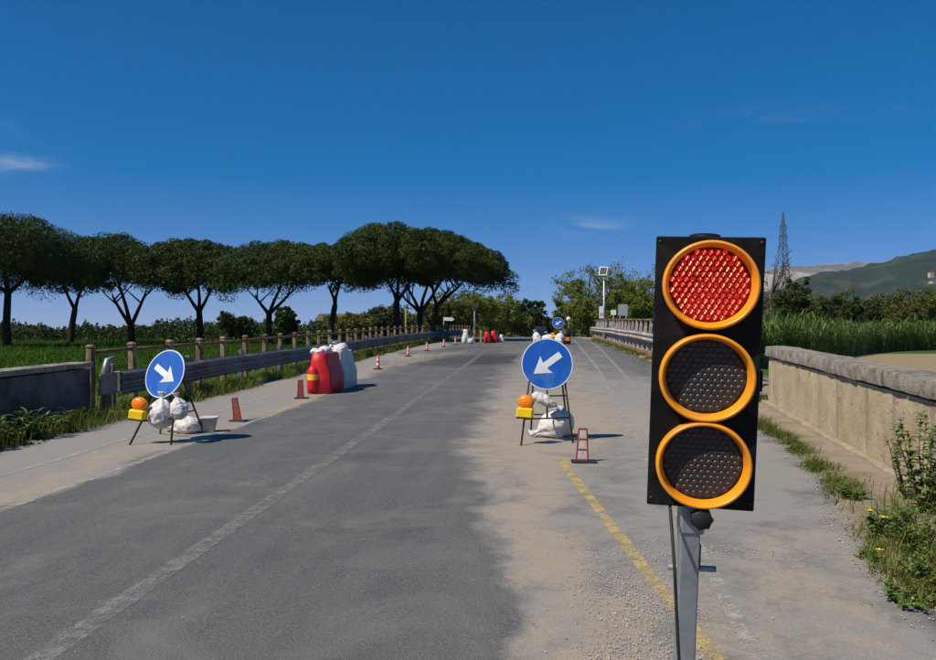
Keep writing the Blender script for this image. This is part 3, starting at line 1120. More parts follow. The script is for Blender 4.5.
sp.add(*(lambda q: (q, [(0, 1, 2, 3), (7, 6, 5, 4), (0, 4, 5, 1), (1, 5, 6, 2), (2, 6, 7, 3), (3, 7, 4, 0)]))(
    [(0.08, -0.05, 0.2), (0.26, -0.05, 0.2), (0.36, -0.05, 1.44), (0.26, -0.05, 1.44), (0.08, 0.05, 0.2), (0.26, 0.05, 0.2), (0.36, 0.05, 1.44), (0.26, 0.05, 1.44)]))
sp.add(*(lambda q: (q, [(0, 1, 2, 3), (7, 6, 5, 4), (0, 4, 5, 1), (1, 5, 6, 2), (2, 6, 7, 3), (3, 7, 4, 0)]))(
    [(0.012, -0.045, 0.64), (0.2, -0.045, 0.5), (0.2, -0.045, 0.62), (0.012, -0.045, 0.92), (0.012, 0.045, 0.64), (0.2, 0.045, 0.5), (0.2, 0.045, 0.62), (0.012, 0.045, 0.92)]))
spo = sp.build('post', M['rail_pale'], gr)
stm = MB().tube([(0.5, 0.0, 0.22), (0.33, 0.0, 1.1)], 0.03, 6).build('strut', M['rust'], gr)
first = True
for y in np.arange(18.2, 64, 1.5):
    t4 = Matrix.Translation(Vector((rxx(y), y, road_z(y))) - bo)
    if first:
        spo.matrix_local = t4; stm.matrix_local = t4; first = False
    else:
        copy_mesh_obj(spo, 'post', gr, t4); copy_mesh_obj(stm, 'strut', gr, t4)


# ------------------------------------------------------------------ traffic light
def traffic_light():
    base = P(702, 330, 2.70)
    gz = road_z(base.y)
    t = thing('traffic_light', 'portable black traffic light with amber rings, red lamp lit, on grey post', 'traffic light', (base.x, base.y, gz))
    # post foot: cross base with levelling feet
    MB().box((0, 0, 0.05), (0.9, 0.07, 0.05), bevel=0.006).build('foot_bar', M['pole'], t)
    MB().box((0, 0.0, 0.101), (0.07, 0.9, 0.05), bevel=0.006).build('foot_bar', M['pole'], t)
    for sx, sy in ((-0.42, 0), (0.42, 0)):
        MB().lathe([(0.04, 0), (0.045, 0.01), (0.02, 0.024), (0.02, 0.03)], 14, 'z', (sx, sy, 0), caps=True).build('foot', M['rubber'], t)
    # everything above is tilted with the post
    lean = Matrix.Translation((-0.054, 0.055, 0.13)) @ Euler((math.radians(4.0), math.radians(1.45), 0), 'XYZ').to_matrix().to_4x4() @ Matrix.Rotation(math.radians(-1.0), 4, 'Z')
    post = MB()
    post.box((0, 0.03, 0.42), (0.066, 0.066, 0.84), bevel=0.005)
    po = post.build('post', M['pole'], t); po.matrix_local = lean
    up = MB().box((0.004, 0.03, 0.86), (0.080, 0.080, 0.34), bevel=0.006).build('upper_post', M['pole'], t)
    up.matrix_local = lean
    # clamp knob below the housing
    kn = MB()
    kn.lathe([(0.010, 0.0), (0.012, -0.03), (0.034, -0.032), (0.036, -0.04), (0.035, -0.062), (0.028, -0.068), (0.0, -0.069)], 14, 'y', (0.022, -0.011, 0.762),
             fn=lambda p, tt, a: (p[0] * (1 + 0.08 * math.cos(7 * a)), p[1], p[2] * (1 + 0.08 * math.cos(7 * a))))
    ko = kn.build('clamp_knob', M['rubber'], t); ko.matrix_local = lean
    cb = MB().tube([(-0.06, 0.075, 0.545), (0.105, 0.075, 0.545)], 0.011, 10).build('cross_pin', M['pole'], t)
    cb.matrix_local = lean
    MBp = MB().box((0.039, 0.045, 0.60), (0.010, 0.03, 0.09), bevel=0.003).build('bracket', M['legs'], t)
    MBp.matrix_local = lean
    # housing
    H = lean @ Matrix.Translation((0.022, -0.02, 1.243)) @ Matrix.Rotation(math.radians(-5), 4, 'Z')
    hb = MB().box((0, 0.0, -0.004), (0.346, 0.012, 0.902), bevel=0.004)
    bo_ = hb.build('face_plate', M['black'], t); bo_.matrix_local = H
    body = MB().box((0.01, 0.079, 0), (0.292, 0.140, 0.85), bevel=0.02).build('housing', M['black'], t); body.matrix_local = H
    cap = MB().lathe([(0.052, 0.0), (0.050, 0.008), (0.034, 0.013), (0.0, 0.014)], 20, 'z', (-0.012, 0.06, 0.447)).build('top_cap', M['black'], t)
    cap.matrix_local = H
    sd = MB()
    sd.box((0.178, 0.08, -0.03), (0.016, 0.05, 0.11), bevel=0.004)
    sd.box((0.190, 0.08, -0.03), (0.010, 0.03, 0.07), bevel=0.003)
    so = sd.build('side_latch', M['black'], t); so.matrix_local = H
    for q, (dx, dz) in enumerate(((-0.16, 0.43), (0.16, 0.43), (-0.16, -0.43), (0.16, -0.43))):
        s_ = MB().lathe([(0.005, -0.006), (0.005, -0.008), (0.0, -0.009)], 10, 'y', (dx, 0, dz)).build('screw', M['legs'], t)
        s_.matrix_local = H
    oval = lambda p, tt, a: (p[0] * 0.965, p[1], p[2] * 0.915)
    for i, zc in enumerate((0.290, -0.012, -0.300)):
        ring = MB().lathe([(0.150, -0.004), (0.157, -0.010), (0.158, -0.030), (0.1575, -0.058), (0.1545, -0.064), (0.1485, -0.066), (0.1445, -0.062),
                           (0.1385, -0.030), (0.1345, -0.0145)], 72, 'y', (0.002, 0, zc), fn=oval)
        ro = ring.build('lens_ring', M['amber'], t); ro.matrix_local = H
        ro['label'] = ['amber ring round the lit red lamp', 'amber ring round the dark middle lamp', 'amber ring round the dark bottom lamp'][i]
        red = i == 0
        R_ = 0.1355
        disc = MB().lathe([(R_, -0.0125), (R_ * 0.9, -0.0135), (R_ * 0.6, -0.0155), (R_ * 0.3, -0.0165), (0.0005, -0.017)], 64, 'y', (0.002, 0, zc), fn=oval)
        do = disc.build('lens', M['red_gap'] if red else M['lens_gap'], t); do.matrix_local = H
        do['label'] = ['glowing red lens with bright diode pattern', 'unlit dark honeycomb lens in the middle', 'unlit dark honeycomb lens at the bottom'][i]
        pitch = 0.0222
        cells, dots = MB(), MB()
        rows = int(R_ / (pitch * 0.866)) + 1
        for r in range(-rows, rows + 1):
            for c in range(-8, 9):
                u = (c + 0.5 * (r % 2)) * pitch
                w = r * pitch * 0.866
                if math.hypot(u, w) > R_ - 0.0115:
                    continue
                u, w = u * 0.965, w * 0.915
                yc = -0.016 + 0.0035 * (math.hypot(u, w) / R_) ** 2
                prof = [(0.0134, 0.0024), (0.0112, -0.0006), (0.0080, -0.0021), (0.0040, -0.0029), (0.0004, -0.0031)] if not red else [(0.0098, 0.0014), (0.0090, -0.0010), (0.0070, -0.0022), (0.0035, -0.0030), (0.0004, -0.0032)]
                cells.lathe(prof, 10, 'y', (0.002 + u, yc, zc + w), True,
                            fn=lambda p, tt, a: (p[0] + 0.10 * p[2], p[1] - 0.12 * p[2], p[2]))
                if red:
                    br = 0.75 + 0.5 * rnd.random()
                    for (ox, oz, rr) in ((0.0012, 0.002, 0.0028), (-0.0024, -0.0048, 0.0020)):
                        if rnd.random() < 0.09:
                            continue
                        dots.lathe([(rr * br, 0.0), (rr * br * 0.8, -0.0022), (rr * 0.3, -0.0032), (0.0001, -0.0033)], 7, 'y', (0.002 + u + ox, yc - 0.0016, zc + w + oz), True,
                                   fn=lambda p, tt, a: (p[0] * 0.75 + 0.55 * p[2], p[1], p[2] * 1.75))
        ce = cells.build('lens_facets', M['red_lens'] if red else M['lens_dark'], do)
        ce['kind'] = 'stuff'
        if red:
            de = dots.build('diodes', M['red_led'], do)
            de['kind'] = 'stuff'
    # cable
    a = H @ Vector((-0.098, 0.03, -0.43))
    pts = [a]
    tgt = [(674, 560, 2.60), (676.5, 610, 2.58), (680, 670, 2.56), (690, 740, 2.6)]
    for q in tgt:
        pts.append(P(*q) - Vector(t.location))
    pts.append(Vector((-0.06, 0.0, 0.14)))
    fine = []
    for i in range(len(pts) - 1):
        for s in range(6):
            p0 = pts[max(i - 1, 0)]; p1 = pts[i]; p2 = pts[i + 1]; p3 = pts[min(i + 2, len(pts) - 1)]
            u = s / 6
            fine.append(0.5 * ((2 * p1) + (p2 - p0) * u + (2 * p0 - 5 * p1 + 4 * p2 - p3) * u * u + (3 * p1 - p0 - 3 * p2 + p3) * u ** 3))
    fine.append(pts[-1])
    MB().tube(fine, 0.0055, 8).build('cable', M['rubber'], t)
    return t


traffic_light()


# ------------------------------------------------------------------ signs, stands, lamps, sacks
def sign_parts(t, Mx, dia):
    """round blue sign with white border and white arrow pointing to local lower right, in local xz facing -y"""
    R = dia / 2
    plate = MB().lathe([(0.002, 0.004), (R * 0.98, 0.004), (R, 0.0), (R, -0.012), (R * 0.985, -0.0135), (R * 0.955, -0.0125), (0.002, -0.0125)], 64, 'y', sm=False)
    d = plate.build('sign_face', M['blue'], t); d.matrix_local = Mx
    b = MB().lathe([(R * 0.985, -0.0150), (R * 0.945, -0.0150)], 64, 'y', sm=False)
    b.lathe([(R * 0.985, -0.0128), (R * 0.985, -0.0150)], 64, 'y', sm=False)
    b = b.build('white_border', M['white'], d)
    # arrow along +x then rotated 45 down
    L = R * 1.28
    sh, hd, hl = R * 0.125, R * 0.40, R * 0.58
    poly = [(-L / 2, -sh), (L / 2 - hl * 0.93, -sh), (L / 2 - hl * 1.06, -hd), (L / 2, 0), (L / 2 - hl * 1.06, hd), (L / 2 - hl * 0.93, sh), (-L / 2, sh)]
    c, s = math.cos(-math.pi / 4), math.sin(-math.pi / 4)
    ar = MB().prism([(x * c - z * s, x * s + z * c) for x, z in poly], -0.0160, -0.0135).build('arrow', M['white'], d)
    bk = MB().box((0, 0.014, R * 0.35), (R * 1.3, 0.018, 0.035), bevel=0.003)
    bk.box((0, 0.014, -R * 0.35), (R * 1.3, 0.018, 0.035), bevel=0.003)
    bk.build('rear_bracket', M['zincback'], d)
    return d


def lamp(label, loc, rz, tilt=0.0, s=1.0, group=None):
    t = thing('warning_lamp', label, 'lamp', loc, rz, group)
    t.rotation_euler = (0, tilt, rz)
    MB().box((0, 0, 0.068 * s), (0.205 * s, 0.12 * s, 0.125 * s), bevel=0.018 * s).build('battery_box', M['yellow'], t)
    MB().box((0, 0, 0.004 * s), (0.20 * s, 0.115 * s, 0.016 * s), bevel=0.004).build('base', M['rubber'], t)
    le = MB().lathe([(0.0005, 0.045 * s), (0.06 * s, 0.044 * s), (0.088 * s, 0.030 * s), (0.100 * s, 0.006 * s), (0.100 * s, -0.010 * s), (0.086 * s, -0.032 * s), (0.055 * s, -0.046 * s), (0.0005, -0.050 * s)], 28, 'y', (0.004, 0, 0.200 * s),
                    fn=lambda p, tt, a: (p[0] * 1.0, p[1], p[2] * 0.82))
    l = le.build('lens', M['orange'], t)
    MB().lathe([(0.098 * s, 0.012 * s), (0.104 * s, 0.010 * s), (0.104 * s, -0.006 * s), (0.098 * s, -0.008 * s)], 28, 'y', (0.004, 0, 0.200 * s), fn=lambda p, tt, a: (p[0], p[1], p[2] * 0.82)).build('lens_rim', M['amber'], t)
    MB().tube([(0.03 * s, 0.06 * s, 0.05 * s), (0.06 * s, 0.085 * s, 0.06 * s), (0.07 * s, 0.06 * s, 0.11 * s)], 0.007 * s, 6).build('hook', M['legs'], t)
    return t


def sack(label, loc, axis, length, rad, seed, neck=True, flat=0.72, name='sandbag', group=None, hang=False):
    """filled plastic sack, wrinkled, with tied neck at the far end of axis"""
    g = random.Random(seed)
    n, m = 40, 34
    ax = Vector(axis).normalized()
    rot = ax.to_track_quat('Z', 'Y').to_matrix()
    prof = []
    for i in range(m + 1):
        t = i / m
        if neck:
            r = np.interp(t, [0, 0.03, 0.1, 0.25, 0.45, 0.62, 0.74, 0.82, 0.88, 1.0], [0.02, 0.42, 0.78, 1.0, 1.0, 0.82, 0.5, 0.2, 0.2, 0.42])
        else:
            r = np.interp(t, [0, 0.03, 0.12, 0.3, 0.7, 0.88, 0.97, 1], [0.02, 0.5, 0.82, 1.0, 1.0, 0.8, 0.45, 0.02])
        prof.append((max(r, 0.01) * rad, (t - 0.4) * length))
    vs, fs = [], []
    for i, (r, h) in enumerate(prof):
        t = i / m
        for k in range(n):
            a = 2 * math.pi * k / n
            wr = 1 + (0.22 * smooth(0.4, 0.85, t) if neck else 0.05) * math.sin(7 * a + 3 * t + seed) * (0.6 + 0.4 * math.sin(3 * a + seed))
            d = Vector((math.cos(a), math.sin(a), h / rad * 0.8))
            q = d * 1.6 + Vector((seed * 2.3, seed, 0))
            wr *= 1 + 0.20 * mnoise.noise(q) - 0.22 * abs(mnoise.noise(q * 2.1)) + 0.08 * mnoise.noise(q * 2.6) - 0.07 * abs(mnoise.noise(q * 4.7 + Vector((3, 1, 7)))) + 0.08
            p = rot @ Vector((r * wr * math.cos(a), r * wr * math.sin(a), h + 0.05 * rad * mnoise.noise(q * 2)))
            if not hang:
                p.z *= flat
            vs.append(p)
    if not hang:
        zs = sorted(v.z for v in vs)
        z0 = zs[int(len(zs) * 0.10)]
        for v in vs:
            if v.z < z0:
                v.z = z0 + (v.z - z0) * 0.06
        lo = min(v.z for v in vs)
        for v in vs:
            v.z -= lo
    for i in range(m):
        for k in range(n):
            fs.append((i * n + k, i * n + (k + 1) % n, (i + 1) * n + (k + 1) % n, (i + 1) * n + k))
    fs.append(tuple(range(n))[::-1]); fs.append(tuple(m * n + k for k in range(n)))
    o = MB().add(vs, fs, True).build(name, M['sack'])
    o.location = loc
    return tag(o, label, 'sandbag', group)


def leg(t, a, b, r=0.013, name='leg', mat='legs'):
    a, b = Vector(a), Vector(b)
    return MB().tube([a, b], r, 8).build(name, M[mat], t)


# --- right sign
def right_sign():
    o = G(547, 441)
    t = thing('road_sign', 'blue round sign with white arrow pointing down-left, nearest on right lane', 'sign', o, 0)
    loc = lambda v: Vector(v) - o
    A, B = G(521, 446), G(573, 443)
    C, D = G(531, 434), G(568, 433)
    fr = math.radians
    d = o.y - 0.10
    Mx = Matrix.Translation((0.0, -0.03, 0.97)) @ Matrix.Rotation(fr(-6), 4, 'X') @ Matrix.Rotation(fr(9), 4, 'Y') @ Matrix.Scale(-1, 4, (1, 0, 0))
    sd = sign_parts(t, Mx, 0.655)
    ta, tb = Vector((-0.20, 0.02, 0.93)), Vector((0.20, 0.02, 0.93))
    leg(t, loc(A), ta); leg(t, loc(B), tb)
    leg(t, loc(C), ta + Vector((0.03, 0.04, 0.0))); leg(t, loc(D), tb + Vector((-0.03, 0.04, 0)))
    leg(t, loc(A).lerp(ta, 0.33), loc(B).lerp(tb, 0.33), 0.010, 'crossbar')
    leg(t, loc(A).lerp(ta, 0.62), loc(B).lerp(tb, 0.62), 0.010, 'crossbar')
    leg(t, loc(C).lerp(ta, 0.30), loc(D).lerp(tb, 0.30), 0.010, 'crossbar')
    leg(t, (0.0, 0.025, 0.93), loc(A).lerp(ta, 0.33).lerp(loc(B).lerp(tb, 0.33), 0.5), 0.013, 'upright')
    lp = loc(A).lerp(ta, 0.37) + o
    lamp('orange lamp on yellow box on the nearest right lane sign stand', lp + Vector((-0.0, -0.085, -0.02)), fr(-8), fr(3))
    g = G(556, 437)
    sack('white sandbag lying on the ground under the right lane arrow sign', g, (-0.95, -0.1, -0.42), 0.60, 0.185, 3, True, 1.0)
    m = loc(A).lerp(ta, 0.62).lerp(loc(B).lerp(tb, 0.62), 0.38) + o
    sack('crumpled pale sack draped over the crossbar beside the orange lamp', m + Vector((0.02, -0.02, -0.05)), (0.92, 0.1, -0.45), 0.42, 0.07, 8, True, 1.0, 'sandbag', None, True)


right_sign()


def left_sign():
    o = G(168, 440)
    t = thing('road_sign', 'tilted blue round sign with white arrow pointing down-right on left shoulder', 'sign', o, 0)
    loc = lambda v: Vector(v) - o
    fr = math.radians
    c = P(165.5, 374, 10.05) - o
    nrm = Vector((-0.32, -0.88, 0.30)).normalized()
    zax = (Vector((0, 0, 1)) - nrm * nrm.z).normalized()
    yax = -nrm
    xax = yax.cross(zax)
    R3 = Matrix((xax, yax, zax)).transposed().to_4x4()
    Mx = Matrix.Translation(c) @ R3 @ Matrix.Rotation(fr(-17), 4, 'Y')
    sign_parts(t, Mx, 0.63)
    feet = [(129.6, 445), (171, 445), (203.5, 432), (160, 434)]
    tops = [(-0.17, -0.20), (0.13, -0.20), (0.22, -0.06), (-0.02, -0.24)]
    E = []
    for f_, tp in zip(feet, tops):
        a = loc(G(*f_)); b = (Mx @ Vector((tp[0], 0.03, tp[1])))
        leg(t, a, b)
        E.append((a, b))
    leg(t, E[0][0].lerp(E[0][1], 0.45), E[1][0].lerp(E[1][1], 0.45), 0.010, 'crossbar')
    leg(t, E[3][0].lerp(E[3][1], 0.4), E[2][0].lerp(E[2][1], 0.4), 0.010, 'crossbar')
    lp = E[0][0].lerp(E[0][1], 0.50) + o
    lamp('orange lamp on yellow box on the left shoulder sign stand', lp + Vector((-0.03, -0.085, -0.01)), fr(-4), fr(6))
    p = E[0][0].lerp(E[0][1], 0.45).lerp(E[1][0].lerp(E[1][1], 0.45), 0.72) + o
    w1 = P(161.5, 414, 9.95)
    sack('white sack hanging by its knotted neck below the left blue sign', w1, (0.06, 0.05, 1), 0.46, 0.145, 5, True, 1.0, 'sandbag', None, True)
    w2 = P(179, 409, 9.85)
    sack('small torn white sack hanging on the front leg of left sign', w2, (-0.2, 0.05, 1), 0.34, 0.10, 12, True, 1.0, 'sandbag', None, True)
    g = G(187, 433)
    sack('white sandbag lying on the ground beside the grey tub', g, (-0.9, 0.2, -0.15), 0.50, 0.15, 21, True, 0.8)
    g = G(208, 432)
    tt = thing('tub', 'tapered off-white ballast tub at the foot of the left sign', 'tub', g, 0.25)
    prof = [(0.0, 0.0), (0.076, 0.0), (0.084, 0.012), (0.120, 0.185), (0.130, 0.188), (0.130, 0.208), (0.119, 0.208), (0.112, 0.178), (0.0, 0.172)]
    sq = lambda p, q, a: (lambda f: (p[0] * f * 1.05, p[1] * f * 0.85, p[2]))(1 / max(abs(math.cos(a)) ** 4 + abs(math.sin(a)) ** 4, 0.3) ** 0.25)
    MB().lathe(prof, 28, 'z', fn=sq).build('shell', M['tub'], tt)


left_sign()


# --- far sign on the crest
def far_sign():
    d = 47.0
    o = G(558, 344.6)
    t = thing('road_sign', 'small distant blue round arrow sign near the crest, beyond the nearest right sign', 'sign', o, 0)
    k = o.y
    zc = P(557, 323, k).z - o.z
    Mx = Matrix.Translation((0, -0.03, zc)) @ Matrix.Rotation(math.radians(14), 4, 'Y') @ Matrix.Scale(-1, 4, (1, 0, 0))
    sign_parts(t, Mx, 0.66)
    for sx in (-1, 1):
        for sy in (0, 1):
            leg(t, (sx * 0.32, 0.8 * sy - 0.05, 0), (sx * 0.18, 0.06 * sy + 0.02, zc), 0.014)
    leg(t, (-0.27, 0, 0.4), (0.27, 0, 0.4), 0.012, 'crossbar')
    lamp('tiny orange lamp on the distant crest sign stand', o + Vector((-0.30, -0.10, 0.42)), 0)
    sack('white sandbag lying at the foot of the distant crest sign', o + Vector((0.0, -0.3, 0)), (-0.9, 0, -0.3), 0.7, 0.24, 31, True, 0.9)
    sack('upright white sandbag leaning on the distant crest sign stand', o + Vector((0.10, -0.12, 0.15)), (0.2, 0, 1), 0.8, 0.28, 33, True, 0.9)
    a = G(546, 343.5)
    sack('pale sack lying left of the distant crest sign', a + Vector((0.1, 0, 0)), (0.9, 0.2, 0.1), 1.0, 0.32, 35, False, 0.9)
    sack('white knotted sack beside the pale sack near the crest', a + Vector((-0.55, -0.2, 0)), (-0.3, 0, 1), 0.95, 0.26, 36, True, 1.0)
    b = G(566, 344)
    # dark roadworks drum beside it
    tb = thing('drum', 'dark drum standing right of the distant crest sign', 'drum', b)
    MB().lathe([(0.0, 0), (0.26, 0), (0.28, 0.02), (0.28, 0.28), (0.30, 0.30), (0.28, 0.32), (0.28, 0.58), (0.30, 0.60), (0.28, 0.62), (0.28, 0.88), (0.26, 0.9), (0, 0.9)], 20).build('body', M['rubber'], tb)
    MB().box((0.08, -0.29, 0.3), (0.25, 0.02, 0.22), bevel=0.004).build('reflector', M['orange'], tb)
    # round sign on a post seen behind
    q = P(568.5, 319, 62)
    s = thing('sign_post', 'small pale round sign on thin post behind the distant drum', 'sign', (q.x, q.y, road_z(q.y)))
    h = q.z - road_z(q.y)
    MB().tube([(0, 0.03, 0), (0, 0.03, h + 0.15)], 0.03, 8).build('post', M['galv'], s)
    MB().lathe([(0.0, 0.0), (0.17, 0.0), (0.175, -0.012), (0.0, -0.014)], 24, 'y', (0, 0, h)).build('sign_face', M['white'], s)


far_sign()


# --- ladder shaped lane delineators
def ladder(label, p, rz, lean, s=1.0):
    t = thing('lane_delineator', label, 'delineator', p, rz, 'ladder shaped lane delineators')
    hb = MB().box((0.02, 0, 0.012), (0.27 * s, 0.16 * s, 0.022), bevel=0.006)
    hb.build('base', M['rubber'], t)
    R = Matrix.Translation((0, 0, 0.02)) @ Matrix.Rotation(lean, 4, 'Y')
    hgt, wb, wt = 0.345 * s, 0.062 * s, 0.042 * s
    for sx in (-1, 1):
        m = MB().tube([(sx * wb, 0, 0), (sx * wt, 0, hgt)], 0.0085, 4, sm=False).build('upright', M['delin_red'], t); m.matrix_local = R
    for i in range(4):
        f = i / 3
        w = wb + (wt - wb) * f
        m = MB().box((0, 0, 0.008 + (hgt - 0.012) * f), (2 * w, 0.014, 0.013)).build('rung', M['delin_red'], t); m.matrix_local = R
    for i in range(3):
        f0, f1 = i / 3, (i + 1) / 3
        w0, w1 = wb + (wt - wb) * f0 - 0.009, wb + (wt - wb) * f1 - 0.009
        z0, z1 = 0.016 + (hgt - 0.012) * f0, (hgt - 0.012) * f1
        m = MB().prism([(-w0, z0), (w0, z0), (w1, z1), (-w1, z1)], -0.0035, 0.0035).build('reflector', M['panel_white'], t); m.matrix_local = R
    return t


def back_ladder(label, p, rz, lean):
    t = ladder(label, p, rz, lean, 0.98)
    for c in t.children:
        if c.name.startswith('reflector'):
            c.data.materials[0] = M['delin_red']
    return t


ladder('red framed delineator with three white panels beside the right lane sign', G(582, 462.5), 0.05, 0.03)
back_ladder('dark red delineator standing beside the left shoulder sign and tub', G(237.5, 421.5), -0.1, -0.14)
back_ladder('dark red delineator standing in front of the red and white barrier', G(300.5, 398.5), 0.1, 0.0)


# --- small tubular cones along the left line
def tubular(label, p):
    t = thing('tubular_marker', label, 'marker', p, 0, 'small red and white tubular markers')
    MB().lathe([(0.0, 0.0), (0.15, 0.0), (0.155, 0.012), (0.14, 0.03), (0.06, 0.045), (0.05, 0.05)], 16).build('base', M['rubber'], t)
    zs = [0.045, 0.13, 0.20, 0.27, 0.34, 0.41]
    for i in range(5):
        r = 0.055 - 0.003 * i
        MB().lathe([(r, zs[i]), (r - 0.003, zs[i + 1])] + ([(0.02, zs[i + 1] + 0.012), (0.0, zs[i + 1] + 0.013)] if i == 4 else []), 14).build('band', M['delin_bright'] if i % 2 == 0 else M['white'], t)
    return t


for (x_, y_, lab) in [(378, 369.5, 'tubular red and white marker nearest to the barrier'), (408, 356.5, 'second tubular red and white marker beyond the barrier'),
                      (427, 351, 'third tubular red and white marker beyond the barrier'), (444, 347, 'fourth tubular red and white marker beyond the barrier'),
                      (455.5, 344.8, 'farthest tubular red and white marker, before the distant white barrier')]:
    tubular(lab, G(x_, y_))


# --- water filled plastic barriers
def barrier(label, p, rz, mat, length=1.0, s=1.0, patch=None):
    t = thing('plastic_barrier', label, 'barrier', p, rz, 'water filled plastic barriers')
    hw = [(0.0, 0.235), (0.03, 0.255), (0.20, 0.262), (0.34, 0.258), (0.44, 0.240), (0.52, 0.205), (0.60, 0.178), (0.70, 0.165), (0.79, 0.155), (0.83, 0.125)]
    m = MB()
    n = 22
    vs, fs = [], []
    pr = [(-w, z) for z, w in hw] + [(w, z) for z, w in reversed(hw)]
    for j in range(n + 1):
        u = j / n
        y = u * length
        e = min(u, 1 - u) * length
        endr = 1 - 0.22 * (1 - min(1, e / 0.07)) ** 2
        rib = 1 + 0.022 * math.cos(2 * math.pi * 3 * u) * (0.3 if e < 0.05 else 1)
        for (w, z) in pr:
            k = endr * (rib if z < 0.5 else 1 + 0.012 * math.cos(2 * math.pi * 3 * u))
            zz = z * (1 if z < 0.7 else (0.985 if e < 0.05 else 1))
            vs.append((w * k * s, y * s, zz * s))
    W = len(pr)
    for j in range(n):
        for i in range(W):
            fs.append((j * W + i, j * W + (i + 1) % W, (j + 1) * W + (i + 1) % W, (j + 1) * W + i))
    fs.append(tuple(range(W))[::-1]); fs.append(tuple(n * W + i for i in range(W)))
    m.add(vs, fs, True)
    b = m.build('body', mat, t)
    # end coupling lug
    MB().lathe([(0.0, 0.06 * s), (0.09 * s, 0.06 * s), (0.112 * s, 0.12 * s), (0.115 * s, 0.40 * s), (0.100 * s, 0.49 * s), (0.060 * s, 0.55 * s), (0.0, 0.57 * s)], 20, 'z', (-0.12 * s, 0.03 * s, 0)).build('coupling', mat, t)
    MB().tube([(0.0, 0.5 * length * s, 0.80 * s), (0.0, 0.5 * length * s, 0.86 * s)], 0.05 * s, 12).build('filler_cap', mat, t)
    if patch:
        pm_ = MB().lathe([(0.1165 * s, 0.28 * s), (0.1175 * s, 0.395 * s)], 20, 'z', (-0.12 * s, 0.03 * s, 0))
        pm_.build('reflector', M['yellow'], t)
    return t


pb = G(318.5, 394)
barrier('red plastic barrier with yellow reflector on the left lane edge', pb, -0.04, M['red_plastic'], 1.0, 1.02, True)
pw = pb + Vector((0.05, 1.12, 0.015))
barrier('white plastic barrier directly behind the red one', pw, -0.04, M['white_plastic'], 1.0, 1.02)
ztop = 0.84
sack('white sandbag tied on top of the red barrier', pb + Vector((0.04, 0.42, ztop - 0.05)), (0.35, 0.25, 0.45), 0.34, 0.14, 41, True, 0.75)
sack('flat white sandbag slumped over the front end of red barrier', pb + Vector((-0.03, 0.14, ztop - 0.04)), (-0.8, 0.2, 0.05), 0.30, 0.12, 44, False, 0.6)
sack('white sandbag tied on top of the white barrier', pw + Vector((0.03, 0.35, ztop - 0.08)), (-0.3, -0.2, 0.7), 0.38, 0.19, 42, True, 0.85)

q = G(466, 343.2)
barrier('distant white plastic barrier at the left road edge', q + Vector((0.0, 0, 0)), 0.2, M['white_plastic'], 0.9, 0.8)
sack('white sandbag on the distant white barrier', q + Vector((-0.05, 0.3, 0.64)), (-0.5, 0, 0.5), 0.4, 0.16, 51, True, 0.8)
sack('white sandbag leaning on the foot of the distant white barrier', q + Vector((0.30, -0.2, 0)), (0.5, 0, 0.7), 0.5, 0.18, 52, True, 0.9)
q = G(487, 343.0)
barrier('distant red plastic barrier near the crest, left half of the pair', q + Vector((0.0, 0, 0)), 0.0, M['red_plastic'], 0.9, 0.85)
barrier('distant red plastic barrier near the crest, right half of the pair', q + Vector((0.36, 0.85, 0)), -0.1, M['red_plastic'], 0.9, 0.92)
barrier('small distant white barrier right of the red pair', q + Vector((0.85, 1.3, 0)), -0.1, M['white_plastic'], 0.7, 0.62)
q = G(472.5, 343)
for dx, dy, lab in ((0, 1.5, 'left yellow marker post between distant white and red barriers'), (0.45, 1.2, 'right yellow marker post between distant white and red barriers')):
    t = thing('marker_post', lab, 'post', q + Vector((dx, dy, 0)), 0, 'yellow marker posts')
    MB().box((0, 0, 0.40), (0.14, 0.08, 0.80), bevel=0.01, taper=0.85).build('post', M['wood'], t)
    MB().box((0, 0, 0.68), (0.15, 0.09, 0.10), bevel=0.006).build('band', M['orange'], t)

# --- posts and plates on the left near the crest
q = P(443.8, 335, 66)
t = thing('direction_sign', 'white pointed direction board on thin post beside the left guardrail end', 'sign', (q.x, q.y, road_z(q.y) - 0.3))
hz_ = P(443.8, 319, 66).z - (road_z(q.y) - 0.3)
MB().tube([(0, 0, 0), (0, 0, hz_ + 0.15)], 0.035, 8).build('post', M['galv'], t)
MB().prism([(-0.03, hz_ - 0.13), (0.72, hz_ - 0.16), (0.88, hz_ - 0.02), (0.72, hz_ + 0.12), (-0.03, hz_ + 0.15)], -0.05, -0.035).build('board', M['white'], t)
q = P(474.5, 335, 72)
zb = road_z(q.y) - 0.3
hz_ = P(474.5, 304, 72).z - zb
t = thing('sign_post', 'tall grey post with narrow dark sign plates near the distant barriers', 'sign', (q.x, q.y, zb))
MB().tube([(0, 0, 0), (0, 0, hz_)], 0.06, 8).build('post', M['grey_paint'], t)
MB().box((-0.05, -0.07, hz_ - 0.32), (0.42, 0.02, 0.6), bevel=0.004).build('plate', M['legs'], t)
q = P(405.8, 335, 60)
zb = field_z(q.x, q.y)
hz_ = P(405.8, 309, 60).z - zb
t = thing('marker_pole', 'yellowish pole standing among the pine trunks behind the railing', 'pole', (q.x, q.y, zb))
MB().tube([(0, 0, 0), (0.0, 0, hz_)], 0.07, 8).build('post', M['wood'], t)
MB().lathe([(0.072, hz_), (0.05, hz_ + 0.04), (0, hz_ + 0.05)], 8).build('cap', M['galv'], t)

